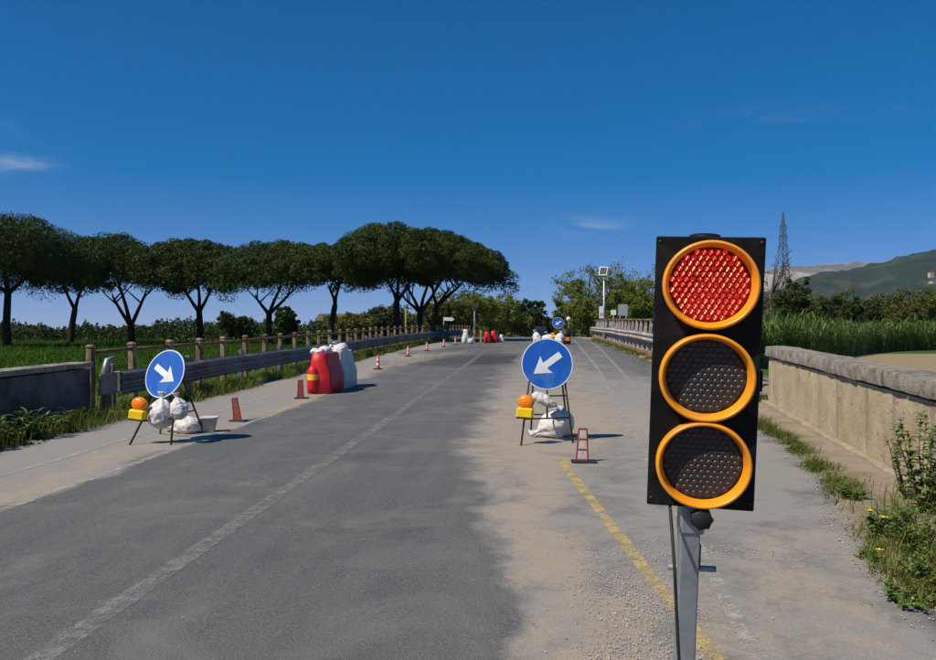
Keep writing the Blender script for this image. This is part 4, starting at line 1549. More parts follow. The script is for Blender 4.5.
# --- solar post and plates on the right behind the guardrail
dS = 52
q = P(604, 335, dS)
zb = -0.1
H_ = P(604, 274, dS).z - zb
t = thing('solar_lamp_post', 'tall thin post with tilted solar panel and white cabinet behind right guardrail', 'solar post', (q.x, q.y, zb))
MB().tube([(0, 0, 0), (0, 0, H_ * 0.5), (0, 0, H_)], [0.075, 0.06, 0.05], 10).build('post', M['alu'], t)
Rp = Matrix.Translation((-0.05, -0.05, H_ + 0.18)) @ Euler((math.radians(62), math.radians(4), math.radians(-18))).to_matrix().to_4x4()
fr_ = MB().box((0, 0, 0), (0.52, 0.62, 0.04), bevel=0.004).build('panel_frame', M['alu'], t); fr_.matrix_local = Rp
pl = MB()
for i in range(3):
    for j in range(4):
        pl.box((-0.155 + i * 0.155, -0.21 + j * 0.14, 0.022), (0.153, 0.138, 0.006))
pc = pl.build('solar_cells', M['solar'], fr_); pc['kind'] = 'stuff'
zc = P(601.5, 312.5, dS).z - zb
MB().box((-0.17, -0.08, zc), (0.29, 0.18, 0.78), bevel=0.012).build('cabinet', M['white'], t)
MB().box((-0.17, -0.172, zc - 0.12), (0.22, 0.006, 0.20), bevel=0.002).build('label_plate', M['grey_paint'], t)
MB().box((0.0, -0.07, H_ - 0.25), (0.16, 0.12, 0.2), bevel=0.01).build('lamp_head', M['grey_paint'], t)
q = P(613.5, 335, dS)
t = thing('sign_plate', 'small white rectangular plate on short post right of the solar post', 'sign', (q.x, q.y, -0.1))
zc = P(613.5, 312.5, dS).z + 0.1
MB().tube([(0, 0.03, 0), (0, 0.03, zc + 0.1)], 0.025, 8).build('post', M['galv'], t)
MB().box((0, 0, zc), (0.34, 0.015, 0.34), bevel=0.004).build('plate', M['white'], t)
q = P(623, 335, dS)
t = thing('sign_plate', 'larger grey blank plate behind the right guardrail', 'sign', (q.x, q.y, -0.1))
zc = P(623, 310, dS).z + 0.1
for sx in (-0.2, 0.2):
    MB().tube([(sx, 0.03, 0), (sx, 0.03, zc + 0.2)], 0.025, 8).build('post', M['galv'], t)
MB().box((0, 0, zc), (0.60, 0.015, 0.74), bevel=0.004).build('plate', M['grey_paint'], t)

# --- car beyond the crest
def car():
    p = P(540, 335, 105)
    t = thing('car', 'dark blue car beyond the crest, left of the distant sign', 'car', (p.x, p.y, road_z(p.y)), 0.05)
    prof = [(-0.85, 0.25), (0.85, 0.25), (0.88, 0.55), (0.86, 0.85), (0.80, 0.95), (-0.80, 0.95), (-0.86, 0.85), (-0.88, 0.55)]
    MB().prism(prof, -2.0, 2.0).build('body', M['car_paint'], t)
    cb = MB()
    vs = [(-0.76, -1.0, 0.95), (0.76, -1.0, 0.95), (0.76, 1.8, 0.95), (-0.76, 1.8, 0.95), (-0.6, -0.3, 1.46), (0.6, -0.3, 1.46), (0.6, 1.2, 1.46), (-0.6, 1.2, 1.46)]
    cb.add(vs, [(0, 1, 5, 4), (1, 2, 6, 5), (2, 3, 7, 6), (3, 0, 4, 7), (4, 5, 6, 7)])
    cb.build('cabin', M['car_paint'], t)
    MB().add([(-0.66, -0.94, 1.0), (0.66, -0.94, 1.0), (0.55, -0.40, 1.40), (-0.55, -0.40, 1.40)], [(0, 1, 2, 3)]).add([(-0.66, -0.96, 1.0), (0.66, -0.96, 1.0), (0.55, -0.42, 1.40), (-0.55, -0.42, 1.40)], [(0, 1, 2, 3)]).build('windscreen', M['glass_dark'], t)
    for sx in (-1, 1):
        MB().box((sx * 0.62, -2.0, 0.68), (0.3, 0.03, 0.14), bevel=0.01).build('headlight', M['white'], t)
        for yy in (-1.25, 1.25):
            m = MB().tube([(sx * 0.70, yy, 0.31), (sx * 0.89, yy, 0.31)], 0.31, 18)
            m.build('wheel', M['rubber'], t)


car()


# ------------------------------------------------------------------ vegetation
def pine(label, px, base_y, d, crown, fork, seed, lean=0.0, ncards=11000):
    """umbrella pine: crown = (px_left, px_right, px_top, px_bottom), fork = list of limb targets in px"""
    g = np.random.default_rng(seed)
    r_ = random.Random(seed)
    b = P(px, base_y, d)
    b.z = ground_z(b.x, b.y) - 0.05
    t = thing('pine_tree', label, 'tree', b, 0, 'umbrella pines along the left side')
    cl, cr, ct, cb = crown
    cc = P((cl + cr) / 2, (ct + cb) / 2, d) - b
    W = (cr - cl) / 800 * d / 2 * 1.12
    Hh = (cb - ct) / 800 * d
    ztop = P(px, ct, d).z - b.z
    zbot = P(px, cb, d).z - b.z
    up = Vector((0, 0, 1))
    rt = Vector((math.cos(YAW), math.sin(YAW), 0)); fw = Vector((-math.sin(YAW), math.cos(YAW), 0))
    # rounded needle lobes packed over an umbrella dome, open hollow underside
    C, T, NN = [], [], []
    n = int(62 + 26 * W / 3.5)
    per = int(ncards * 3.0 / n)
    ph = r_.random() * 6.28
    for i in range(n):
        u = math.sqrt((i + 0.5) / n) * 0.95
        a = i * 2.399963 + r_.uniform(-0.35, 0.35)
        lobe = 1 + 0.08 * math.sin(2 * a + ph) + 0.08 * math.sin(5 * a + 2.1 * ph)
        x, yv = u * math.cos(a) * W * lobe, u * math.sin(a) * W * lobe
        rad = W * r_.uniform(0.14, 0.22) * (1.0 if u < 0.8 else 0.85)
        tilt = 0.10 * math.sin(a - ph)
        top = zbot + Hh * (0.30 + tilt + (0.70 - abs(tilt)) * math.sqrt(max(0, 1 - (u / 1.02) ** 2.5))) + r_.uniform(-0.06, 0.02) * Hh
        px_, py_ = cc.x + rt.x * x + fw.x * yv, cc.y + rt.y * x + fw.y * yv
        tier = [(top - rad * 0.7, rad, 1.0)]
        low_ = zbot + Hh * (0.24 - 0.20 * u + 0.03 * math.sin(3 * a + ph)) + rad * 0.25
        if top - rad * 1.2 > low_ and r_.random() < 0.95:
            tier.append((max(low_, top - rad * r_.uniform(1.3, 1.9)), rad * r_.uniform(0.85, 1.15), 0.7))
        if u < 0.85 and top - rad * 2.1 > zbot:
            tier.append((max(zbot + rad * 0.2, top - rad * r_.uniform(2.2, 2.8)), rad * r_.uniform(0.8, 1.0), 0.65))
        for (zz, rd, dens) in tier:
            m_ = int(per * dens)
            v = g.normal(size=(m_, 3)); v[:, 2] += 0.35
            v /= np.linalg.norm(v, axis=1)[:, None]
            q = v * (0.62 + 0.42 * g.random(m_) ** 0.7)[:, None] * rd
            q[:, 2] *= 0.72
            off = np.array([px_ + r_.uniform(-.06, .06) * W, py_ + r_.uniform(-.06, .06) * W, zz])
            C.append(q + off); NN.append(v)
            T.append(np.clip(g.normal(0.45, 0.20, m_) + r_.uniform(-0.16, 0.16), 0, 1))
    C = np.concatenate(C); T = np.concatenate(T); NN = np.concatenate(NN)
    v, f = leaf_cards(C, np.full(len(C), 0.0030 * d + 0.02), 0.32, 0.3, seed, NN, 0.8)
    crn = fast_mesh('crown', v, f, M['pine'], np.repeat(T, 4), False, t)
    # trunk and limbs
    tr = MB()
    r0 = 0.0039 * d * (W / 3.4) ** 0.3
    fk = fork[0]
    fp = P(fk[0], fk[1], d) - b
    mid = Vector((0, 0, 0)).lerp(fp, 0.5) + rt * (0.02 * d * 0.1 * r_.uniform(-1, 1) + lean)
    tr.tube([(0, 0, -0.2), (0.02, 0, 0.15), mid, fp], [r0 * 1.35, r0 * 1.1, r0 * 0.95, r0 * 0.85], 9)
    tk = tr.build('trunk', M['bark'], t)
    for j, (fx, fy) in enumerate(fork[1:]):
        e = P(fx, fy, d) - b + fw * r_.uniform(-0.8, 0.8)
        m = fp.lerp(e, 0.5) - up * 0.1 + rt * r_.uniform(-0.12, 0.12)
        lb = MB().tube([fp - up * 0.1, m, e, e + (e - m) * 0.25 + up * 0.2], [r0 * 0.62, r0 * 0.48, r0 * 0.34, r0 * 0.12], 7)
        for q in range(3):
            s0 = m.lerp(e, 0.55 + 0.2 * q)
            a = r_.random() * 6.28
            tip = s0 + Vector((math.cos(a) * W * 0.35, math.sin(a) * W * 0.20, Hh * 0.30))
            lb.tube([s0, s0.lerp(tip, 0.5) - up * 0.06, tip], [r0 * 0.26, r0 * 0.18, r0 * 0.08], 5)
        lb.build('limb', M['bark'], tk)
    return t


pine('large dark umbrella pine at the left edge with straight trunk', 7, 346, 56, (-80, 79, 214, 293), [(8, 292), (-20, 272), (30, 272), (8, 262)], 11, 0, 15000)
pine('small leaning umbrella pine right of the leftmost pine', 70, 343, 72, (35, 104, 242, 312), [(75, 309), (68, 288), (84, 288)], 12, 0.05, 8000)
pine('umbrella pine with V-shaped forked trunk behind the left sign', 132, 344, 68, (70, 184, 234, 304), [(131, 325), (112, 299), (143, 296), (120, 282)], 13, 0, 13000)
pine('umbrella pine with straight trunk, fourth from the left', 199, 343, 68, (150, 246, 237, 303), [(199, 311), (187, 290), (199, 285), (212, 292)], 14, 0, 11000)
pine('umbrella pine with wide forked limbs above the round bush', 270, 341, 66, (222, 322, 239, 303), [(269, 313), (258, 299), (277, 290), (286, 296)], 15, 0.03, 11000)
pine('slender umbrella pine with a single trunk, third from the right', 331, 338, 64, (290, 374, 244, 297), [(335, 305), (329, 289), (340, 286)], 16, -0.06, 9000)
pine('tall umbrella pine with upright trunk, second from the right', 397, 338, 54, (336, 446, 224, 296), [(397, 300), (388, 282), (412, 278), (400, 268)], 17, 0, 14000)
pine('widest umbrella pine with several trunks at the right of the row', 420, 338, 57, (396, 500, 229, 302), [(420, 312), (409, 290), (429, 284), (440, 282), (406, 300)], 18, 0, 15000)
pine('umbrella pine leaning right, rightmost trunk of the row', 431, 337, 60, (408, 490, 238, 298), [(437, 305), (448, 290), (433, 286), (460, 285)], 19, 0.05, 9000)


def leafy_tree(label, px, base_y, d, top_y, halfw_px, seed, mat='spring', density=4200, name='tree', gap=0.3, z=None, bare=0.0, group=None, leaf=None, low=0.12, cat='tree'):
    g = np.random.default_rng(seed)
    r_ = random.Random(seed)
    b = P(px, base_y, d)
    b.z = ground_z(b.x, b.y) - 0.05 if z is None else z
    H = P(px, top_y, d).z - b.z
    W = halfw_px / 800 * d
    t = thing(name, label, cat, b, 0, group)
    tr = MB()
    r0 = H * 0.018 + 0.03
    tips = []
    tr.tube([(0, 0, -0.1), (r_.uniform(-.1, .1), 0, H * 0.25), (r_.uniform(-.2, .2), r_.uniform(-.2, .2), H * 0.55)], [r0 * 1.2, r0, r0 * 0.6], 7)
    tk = tr.build('trunk', M['bark_grey'], t)
    br = MB()
    for i in range(16):
        a = i * 2.4 + r_.uniform(-0.4, 0.4)
        z0 = H * r_.uniform(0.16, 0.55)
        out = W * r_.uniform(0.45, 0.98)
        e = Vector((math.cos(a) * out, math.sin(a) * out, min(H * 0.98, z0 + H * r_.uniform(0.15, 0.5) * (1.3 - 0.6 * out / W))))
        s0 = Vector((0, 0, z0))
        m = s0.lerp(e, 0.5) + Vector((0, 0, -0.05 * H))
        br.tube([s0, m, e], [r0 * 0.42, r0 * 0.25, r0 * 0.08], 5)
        tips += [e, m.lerp(e, 0.5)]
        for q in range(3 + int(5 * bare)):
            s1 = m.lerp(e, r_.uniform(0.1, 0.9))
            a2 = a + r_.uniform(-1.2, 1.2)
            e2 = s1 + Vector((math.cos(a2), math.sin(a2), r_.uniform(0.3, 1.3))) * W * r_.uniform(0.18, 0.42)
            br.tube([s1, e2], [r0 * 0.13 + 0.006, 0.008 + 0.00008 * d], 4)
            tips.append(e2)
    for i in range(3):
        e = Vector((r_.uniform(-0.3, 0.3) * W, r_.uniform(-0.3, 0.3) * W, H * r_.uniform(0.85, 1.0)))
        br.tube([(0, 0, H * 0.5), e], [r0 * 0.4, 0.02], 5); tips.append(e)
    br.build('branches', M['bark_grey'], tk)['kind'] = 'stuff'
    # volume filling clumps
    for i in range(46):
        u = r_.random() ** 0.5
        a = r_.random() * 6.283
        zz = r_.uniform(low, 0.92)
        k = math.sqrt(max(0.05, 1 - ((zz - 0.45) / 0.58) ** 2))
        tips.append(Vector((math.cos(a) * u * W * k, math.sin(a) * u * W * k, zz * H)))
    C, T, NN = [], [], []
    per = max(4, int(density * 2.1 / len(tips)))
    for tp in tips:
        if r_.random() < gap * (tp.z / H):
            continue
        rad = W * r_.uniform(0.12, 0.24)
        kk = max(3, int(per * (1 - bare * (tp.z / H))))
        dn = g.normal(size=(kk, 3)); dn /= np.linalg.norm(dn, axis=1)[:, None]
        v = dn * (0.3 + 0.8 * g.random(kk))[:, None] * rad
        v[:, 2] *= 0.8
        NN.append(dn)
        c = v + np.array(tp)
        C.append(c); T.append(np.clip(g.normal(0.45, 0.2, kk) + r_.uniform(-0.28, 0.28), 0, 1))
    C = np.concatenate(C); T = np.concatenate(T); NN = np.concatenate(NN)
    keep = C[:, 2] > 0.02
    C, T, NN = C[keep], T[keep], NN[keep]
    v, f = leaf_cards(C, np.full(len(C), (leaf or 0.0026) * d), 0.6, 0.2, seed, NN, 0.8)
    fast_mesh('crown', v, f, M[mat], np.repeat(T, 4), False, t)
    return t


leafy_tree('tall light green tree left of the solar post', 588, 338, 92, 264, 34, 31, 'spring', 7000, gap=0.35, bare=0.5)
leafy_tree('tall thin-crowned tree with bare twigs behind the solar post', 618, 338, 96, 255, 36, 32, 'spring', 4200, gap=0.5, bare=0.9)
leafy_tree('green tree behind the right guardrail beside the traffic light', 645, 338, 90, 276, 32, 33, 'spring', 8000, gap=0.15)
leafy_tree('dense low green tree right of the distant round sign', 574, 338, 84, 296, 20, 34, 'spring', 5200, gap=0.15)
leafy_tree('bushy green tree behind the grey blank plate', 628, 338, 84, 288, 24, 35, 'spring', 6000, gap=0.15)
leafy_tree('olive green tree right of the pine row', 470, 338, 88, 292, 32, 36, 'spring', 7000, gap=0.2)
leafy_tree('pale olive tree right of the tall grey sign post', 496, 338, 100, 296, 24, 37, 'spring', 5500, gap=0.25)
leafy_tree('dark rounded tree in the gap left of the distant sign', 530, 340, 118, 300, 17, 38, 'hedge', 5500, gap=0.1)
leafy_tree('low dark tree behind the distant red barriers', 512, 340, 110, 311, 20, 39, 'scrub', 5000, gap=0.1)
leafy_tree('small pale tree behind the dark car', 546, 340, 126, 318, 16, 40, 'scrub', 4200, gap=0.15)
leafy_tree('olive tree behind the rightmost pine trunks', 442, 338, 84, 300, 24, 41, 'scrub', 6000, gap=0.15)
leafy_tree('round dark evergreen bush below the wide forked pine', 284, 341, 62, 308, 13, 42, 'hedge', 6000, 'shrub', 0.0, cat='shrub', leaf=0.0032)
leafy_tree('rounded green bush left of the farm house roof', 348, 338, 78, 314, 24, 43, 'scrub', 5000, 'shrub', 0.05, cat='shrub')
leafy_tree('domed green bush behind the tall upright pine', 386, 338, 80, 307, 24, 44, 'hedge', 5500, 'shrub', 0.05, cat='shrub')
leafy_tree('dark bush silhouette left of the round evergreen bush', 236, 341, 84, 315, 17, 45, 'hedge', 4500, 'shrub', 0.05, cat='shrub')

leafy_tree('dark conical evergreen just right of the traffic light', 793, 340, 76, 279, 17, 51, 'hedge', 8000, gap=0.0, low=0.05)
leafy_tree('sparse twiggy tree below the pylon', 772, 340, 84, 250, 24, 52, 'scrub', 1800, gap=0.7, bare=1.0)
leafy_tree('rounded dark green tree in the scrub behind the reeds', 838, 342, 84, 296, 22, 53, 'hedge', 6000, gap=0.05)
leafy_tree('dark green tree right of the rounded one in the scrub', 862, 342, 86, 297, 18, 54, 'hedge', 5000, gap=0.05)
leafy_tree('brownish budding tree in the scrub beside the dark evergreen', 818, 342, 92, 292, 26, 55, 'scrub', 5500, gap=0.15)
leafy_tree('tall olive scrub tree near the right edge of the picture', 912, 342, 84, 290, 28, 56, 'scrub', 6500, gap=0.15)
leafy_tree('yellowish olive tree at the right edge beyond the reeds', 950, 342, 82, 291, 28, 57, 'spring', 6000, gap=0.15)
leafy_tree('grey-brown budding tree left of the tall olive scrub', 886, 342, 90, 293, 24, 58, 'scrub', 5000, gap=0.3, bare=0.4)


def foliage_band(name, label, cat, strip, d0, d1, mat, n, size, seed, lump=5.0, fine=0.35):
    """uneven far hedge: cards under a lumpy top profile; strip = [(px, top_px)...] at depth d0"""
    g = np.random.default_rng(seed)
    xs = np.array([s[0] for s in strip]); tops = np.array([s[1] for s in strip])
    px = g.uniform(xs[0], xs[-1], n)
    dd = g.uniform(d0, d1, n)
    tp = np.interp(px, xs, tops)
    lum = np.array([mnoise.noise(Vector((a / 9.0, b / 6.0, seed))) * lump + mnoise.noise(Vector((a / 3.0, b / 2.5, seed + 4))) * lump * 0.5 for a, b in zip(px, dd)])
    u = g.random(n) ** 0.6
    C = np.zeros((n, 3))
    for i in range(n):
        p = P(px[i], tp[i] + lum[i], dd[i])
        gz = field_z(p.x, p.y)
        C[i] = (p.x, p.y, gz + (p.z - gz) * u[i])
    T = np.clip(0.45 + 0.9 * lum / lump * 0.35 + g.normal(0, 0.2, n), 0, 1)
    v, f = leaf_cards(C, np.full(n, size), 0.6, 0.2, seed)
    o = fast_mesh(name, v, f, M[mat], np.repeat(T, 4))
    return stuff(o, label, cat)


foliage_band('hedge', 'dark hedge mass along the far side of the left field', 'hedge',
             [(-120, 322), (0, 325), (40, 326), (60, 331), (90, 326), (110, 328), (150, 325), (185, 321), (210, 324), (250, 322), (300, 326), (345, 322), (420, 318), (470, 316)], 84, 94, 'hedge', 40000, 0.27, 61, 8.0)
foliage_band('scrub', 'olive scrub mass behind the reeds on the right', 'scrub',
             [(640, 300), (700, 298), (760, 300), (800, 300), (840, 304), (880, 303), (936, 300), (1100, 298)], 92, 112, 'scrub', 36000, 0.36, 62, 5.0)
foliage_band('woodland', 'far tree mass closing the road beyond the crest', 'woodland',
             [(400, 316), (450, 312), (500, 318), (525, 320), (545, 326), (570, 314), (620, 300), (680, 300)], 128, 145, 'scrub', 26000, 0.42, 63, 6.0)


# reed bed on the right
def reeds():
    g = np.random.default_rng(70)
    n = 15000
    px = g.uniform(700, 1120, n)
    dd = np.interp(px, [700, 765, 830, 885, 940, 1120], [24, 30, 42, 57, 62, 66]) + 16 * g.random(n) ** 1.3
    base = np.zeros((n, 3)); h = np.zeros(n)
    for i in range(n):
        p = P(px[i], 330, dd[i])
        base[i] = (p.x, p.y, field_z(p.x, p.y))
        h[i] = (np.interp(dd[i], [24, 60], [1.45, 1.85]) + 0.45 * mnoise.noise(Vector((px[i] / 16, dd[i] / 2.5, 3))) + 0.3 * g.normal()) * (0.94 if px[i] > 830 else 1.02)
    v1, f1 = blades(base, h, np.full(n, 0.022), np.full(n, 0.2), 71)
    # arching leaves along the stalks
    m = 60000
    k = g.integers(0, n, m)
    u = 0.15 + 0.8 * g.random(m)
    lb = base[k].copy(); lb[:, 2] += h[k] * u
    v2, f2 = blades(lb, 0.30 + 0.4 * g.random(m), np.full(m, 0.030), 0.9 + 0.9 * g.random(m), 72)
    t1 = np.clip(g.normal(0.45, 0.3, n), 0, 1)
    clump = np.array([mnoise.noise(Vector((a / 14, b / 2, 9))) for a, b in zip(px, dd)])
    t1 = np.clip(t1 + clump * 0.5, 0, 1)
    t2 = np.clip(t1[k] * 0.6 + g.normal(0.15, 0.2, m), 0, 1)
    V = np.concatenate([v1, v2]); F = np.concatenate([f1, f2 + len(v1)])
    o = fast_mesh('reed_bed', V, F, M['reed'], np.concatenate([np.repeat(t1, 5), np.repeat(t2, 5)]))
    stuff(o, 'tall green reeds growing in a band beyond the right wall', 'reeds')


reeds()


# grass
def grass_patch(name, label, pts, hmin, hmax, w, mat, lean, seed, dry=0.15):
    g = np.random.default_rng(seed)
    n = len(pts)
    b = np.array([(x, y, ground_z(x, y) - 0.01) for x, y in pts])
    h = hmin + (hmax - hmin) * g.random(n) ** 1.6
    cl = np.array([mnoise.noise(Vector((x * 1.3, y * 1.3, seed))) for x, y in pts])
    h *= 1 + 0.5 * cl
    T = np.clip(g.normal(0.38, 0.18, n) + 0.25 * cl + (g.random(n) < dry) * 0.5, 0, 1)
    ww = w * (0.6 + 0.8 * g.random(n)) * (1 + np.clip((b[:, 1] - 10) / 20, 0, 2.0))
    v, f = blades(b, h, ww, np.full(n, lean), seed)
    o = fast_mesh(name, v, f, M[mat], np.repeat(T, 5))
    return stuff(o, label, 'grass')


pts = []
while len(pts) < 34000:
    y = 3.0 + 62 * rnd.random() ** 2.1
    l = road_left(y)
    x = l + 0.12 - abs(rnd.gauss(0, 0.5)) - 0.02
    if nz(x, y, 0.9, 4) + 0.6 * nz(x, y, 3, 8) > -0.22 and x > -8.2:
        if 2 < y < 12.5 and -7.28 < x < -6.86:
            continue
        if l - x < 0.25 and rnd.random() < 0.45:
            continue
        pts.append((x, y))
grass_patch('verge_grass', 'green and straw grass along the foot of the left wall and guardrail', pts, 0.06, 0.34, 0.005, 'grass', 0.7, 81, 0.16)
pts = []
while len(pts) < 46000:
    y = 6 + 80 * rnd.random() ** 1.3
    x = -8.0 - 70 * rnd.random() ** 1.25
    if x < -y * 0.75 - 6:
        continue
    pts.append((x, y))
grass_patch('field_grass', 'lush green crop grass of the field behind the left railing', pts, 0.15, 0.5, 0.016, 'field', 0.6, 82, 0.03)
pts = []
while len(pts) < 12500:
    y = 3.2 + 11.5 * rnd.random() ** 1.2
    r = road_right(y)
    wall = np.interp(y, [3.2, 14.6], [3.12, 4.1])
    t_ = rnd.random()
    x = r - 0.10 + t_ * (wall - r)
    den = math.exp(-((t_ - 0.20) / 0.20) ** 2) * (0.85 if y > 6.3 else 0.9)
    if 5.6 < y < 6.9:
        den *= 0.22
    if y < 5.6:
        den = max(den * 0.6, 0.25)
    if nz(x, y, 1.6, 7) + 0.5 * nz(x, y, 5, 3) < -0.05:
        den *= 0.15
    if rnd.random() < den:
        pts.append((x, y))
grass_patch('verge_grass', 'patchy grass strip between the right lane and the stone wall', pts, 0.03, 0.17, 0.0040, 'grass', 1.1, 83, 0.34)
pts = []
for i in range(900):
    c = G(rnd.uniform(868, 950), rnd.uniform(510, 610))
    if nz(c.x, c.y, 3.5, 6) > -0.1:
        pts.append((c.x, c.y))
grass_patch('verge_grass', 'tall wispy grass among the weeds at the right edge', pts, 0.12, 0.42, 0.0028, 'grass', 0.7, 85, 0.45)
pts = []
while len(pts) < 5000:
    y = 15 + 46 * rnd.random() ** 1.4
    x = rxx(y) - 0.02 - abs(rnd.gauss(0, 0.28))
    if nz(x, y, 1.0, 7) > -0.15:
        pts.append((x, y))
grass_patch('verge_grass', 'thin grass at the foot of the right bridge guardrail', pts, 0.05, 0.25, 0.006, 'grass', 0.8, 84, 0.3)


# broad-leaved weeds
def leaf_blade(m, base, d, length, width, droop, T, tint, seg=5):
    """one lanceolate leaf, folded along its midrib"""
    d = Vector(d).normalized()
    side = d.cross(Vector((0, 0, 1)))
    side = side.normalized() if side.length > 1e-3 else Vector((1, 0, 0))
    o = len(m.v)
    vs = []
    p = Vector(base)
    dd = d.copy()
    for i in range(seg + 1):
        t = i / seg
        w = width * math.sin(math.pi * min(1, 0.08 + 0.92 * t)) ** 0.8 * (1 if t < 1 else 0.02)
        upv = side.cross(dd).normalized()
        vs += [p - side * w + upv * w * 0.35, p, p + side * w + upv * w * 0.35]
        p = p + dd * length / seg
        dd = (dd - Vector((0, 0, droop / seg))).normalized()
    fs = []
    for i in range(seg):
        a = i * 3
        fs += [(a, a + 1, a + 4, a + 3), (a + 1, a + 2, a + 5, a + 4)]
    m.add(vs, fs, True)
    T += [tint] * len(vs)


def weed(label, x, y, h, nst, spread, lw, ll, seed, kind='broad', flowers=0, z=None, lean=(0, 0)):
    r_ = random.Random(seed)
    t = thing('weed', label, 'plant', (x, y, ground_z(x, y) - 0.01 if z is None else z), 0)
    st, lv, T, fl = MB(), MB(), [], []
    for i in range(nst):
        a = r_.random() * 6.283
        top = Vector((math.cos(a) * spread * r_.uniform(0.3, 1) + lean[0], math.sin(a) * spread * r_.uniform(0.3, 1) + lean[1], h * r_.uniform(0.6, 1.0)))
        b0 = Vector((math.cos(a), math.sin(a), 0)) * spread * 0.12
        mid = b0.lerp(top, 0.5) + Vector((r_.uniform(-.03, .03), r_.uniform(-.03, .03), h * 0.08))
        pts = [b0, b0.lerp(mid, 0.5) + Vector((r_.uniform(-.01, .01), 0, 0.01)), mid, mid.lerp(top, 0.55) + Vector((0, r_.uniform(-.02, .02), h * 0.03)), top]
        st.tube(pts, [0.003 + 0.003 * h, 0.003 + 0.002 * h, 0.003 + 0.001 * h, 0.0025, 0.0015], 5)
        nl = int((10 if kind == 'broad' else 34) * max(0.7, h))
        for j in range(nl):
            u = (j + r_.random()) / nl
            u = u ** (1.4 if kind == 'broad' else 0.9)
            seg = min(3, int(u * 4)); p = pts[seg].lerp(pts[seg + 1], u * 4 - seg)
            a2 = r_.random() * 6.283
            el = r_.uniform(0.1, 0.9)
            s = r_.uniform(0.55, 1.15) * (1 - 0.45 * u)
            leaf_blade(lv, p, (math.cos(a2), math.sin(a2), el), ll * s, lw * s, r_.uniform(0.4, 1.4), T, min(1, max(0, r_.gauss(0.45, 0.22))), 4 if kind == 'broad' else 3)
        if flowers and i < flowers:
            fl.append(top)
    s_ = st.build('stems', M['stem'], t); s_['kind'] = 'stuff'
    o = lv.build('leaves', M['weed'], t); o['kind'] = 'stuff'
    at = o.data.attributes.new('tint', 'FLOAT', 'POINT')
    at.data.foreach_set('value', np.array(T, dtype=np.float32))
    for p in fl:
        m = MB()
        for k_ in range(9):
            a = k_ * 0.698
            d = Vector((math.cos(a), math.sin(a), 0.35)); sd_ = Vector((-math.sin(a), math.cos(a), 0)) * 0.008
            m.add([p - sd_ * 0.5, p + sd_ * 0.5, p + d * 0.022 + sd_, p + d * 0.026 - sd_ * 0.2, p + d * 0.022 - sd_], [(0, 1, 2, 3, 4)])
        m.lathe([(0.0085, 0.003), (0.006, 0.009), (0.0, 0.010)], 8, 'z', tuple(p))
        m.build('flower', M['petal'], t)
    return t


for i, (px_, py_, h, ns, sp_, lab) in enumerate([
        (6, 446, 0.42, 10, 0.30, 'leafy green weed at the far left corner below the dark wall'),
        (34, 440, 0.40, 12, 0.30, 'broad leaved weed with long arching leaves below the dark wall'),
        (58, 434, 0.30, 9, 0.24, 'low broad leaved weed right of the arching one'),
        (16, 432, 0.58, 7, 0.16, 'taller upright weed against the dark left wall'),
        (-16, 452, 0.45, 10, 0.3, 'weed cut off by the left picture edge'),
        (88, 424, 0.20, 7, 0.20, 'small low weed near the end of the dark wall'),
]):
    g = G(px_, py_)
    weed(lab, g.x - 0.08, g.y + 0.05, h, ns, sp_, 0.030, 0.26, 100 + i, 'broad')
for i, (px_, py_, h, ns, sp_, kd, fl, ll, lab) in enumerate([
        (918, 556, 0.30, 12, 0.26, 'fine', 0, 0.075, 'dense green weed at the right picture edge'),
        (894, 542, 0.24, 10, 0.22, 'fine', 0, 0.07, 'green bushy weed left of the dense edge weed'),
        (934, 590, 0.22, 10, 0.22, 'fine', 0, 0.07, 'low weed in the bottom right corner'),
        (905, 600, 0.10, 7, 0.26, 'fine', 0, 0.06, 'flat sprawling weed spreading onto the asphalt'),
        (866, 560, 0.11, 7, 0.12, 'fine', 3, 0.05, 'small yellow flowering weed at the asphalt edge'),
        (876, 540, 0.18, 7, 0.12, 'fine', 3, 0.06, 'upper yellow flowering weed beside the bushy weed'),
        (850, 500, 0.10, 7, 0.15, 'fine', 0, 0.06, 'small weed at the end of the grass strip'),
]):
    g = G(px_, py_)
    weed(lab, g.x, g.y, h * 1.15, ns + 4, sp_, 0.016, ll * 1.1, 120 + i, kd, fl)
g = G(926, 516)
weed('tall thorny shrub with thin dark stems in front of the stone wall', g.x, g.y, 0.80, 13, 0.30, 0.034, 0.12, 140, 'fine', 0, None, (-0.02, 0.02))
g = G(948, 480)
weed('tall leafy shrub reaching over the wall coping at right edge', g.x, g.y, 1.0, 16, 0.26, 0.038, 0.13, 141, 'fine', 0, None, (0.0, 0.0))
g = G(906, 500)
weed('slender thorny shoots left of the tall shrub', g.x, g.y, 0.66, 6, 0.18, 0.022, 0.075, 142, 'fine', 0, None, (-0.06, 0.02))


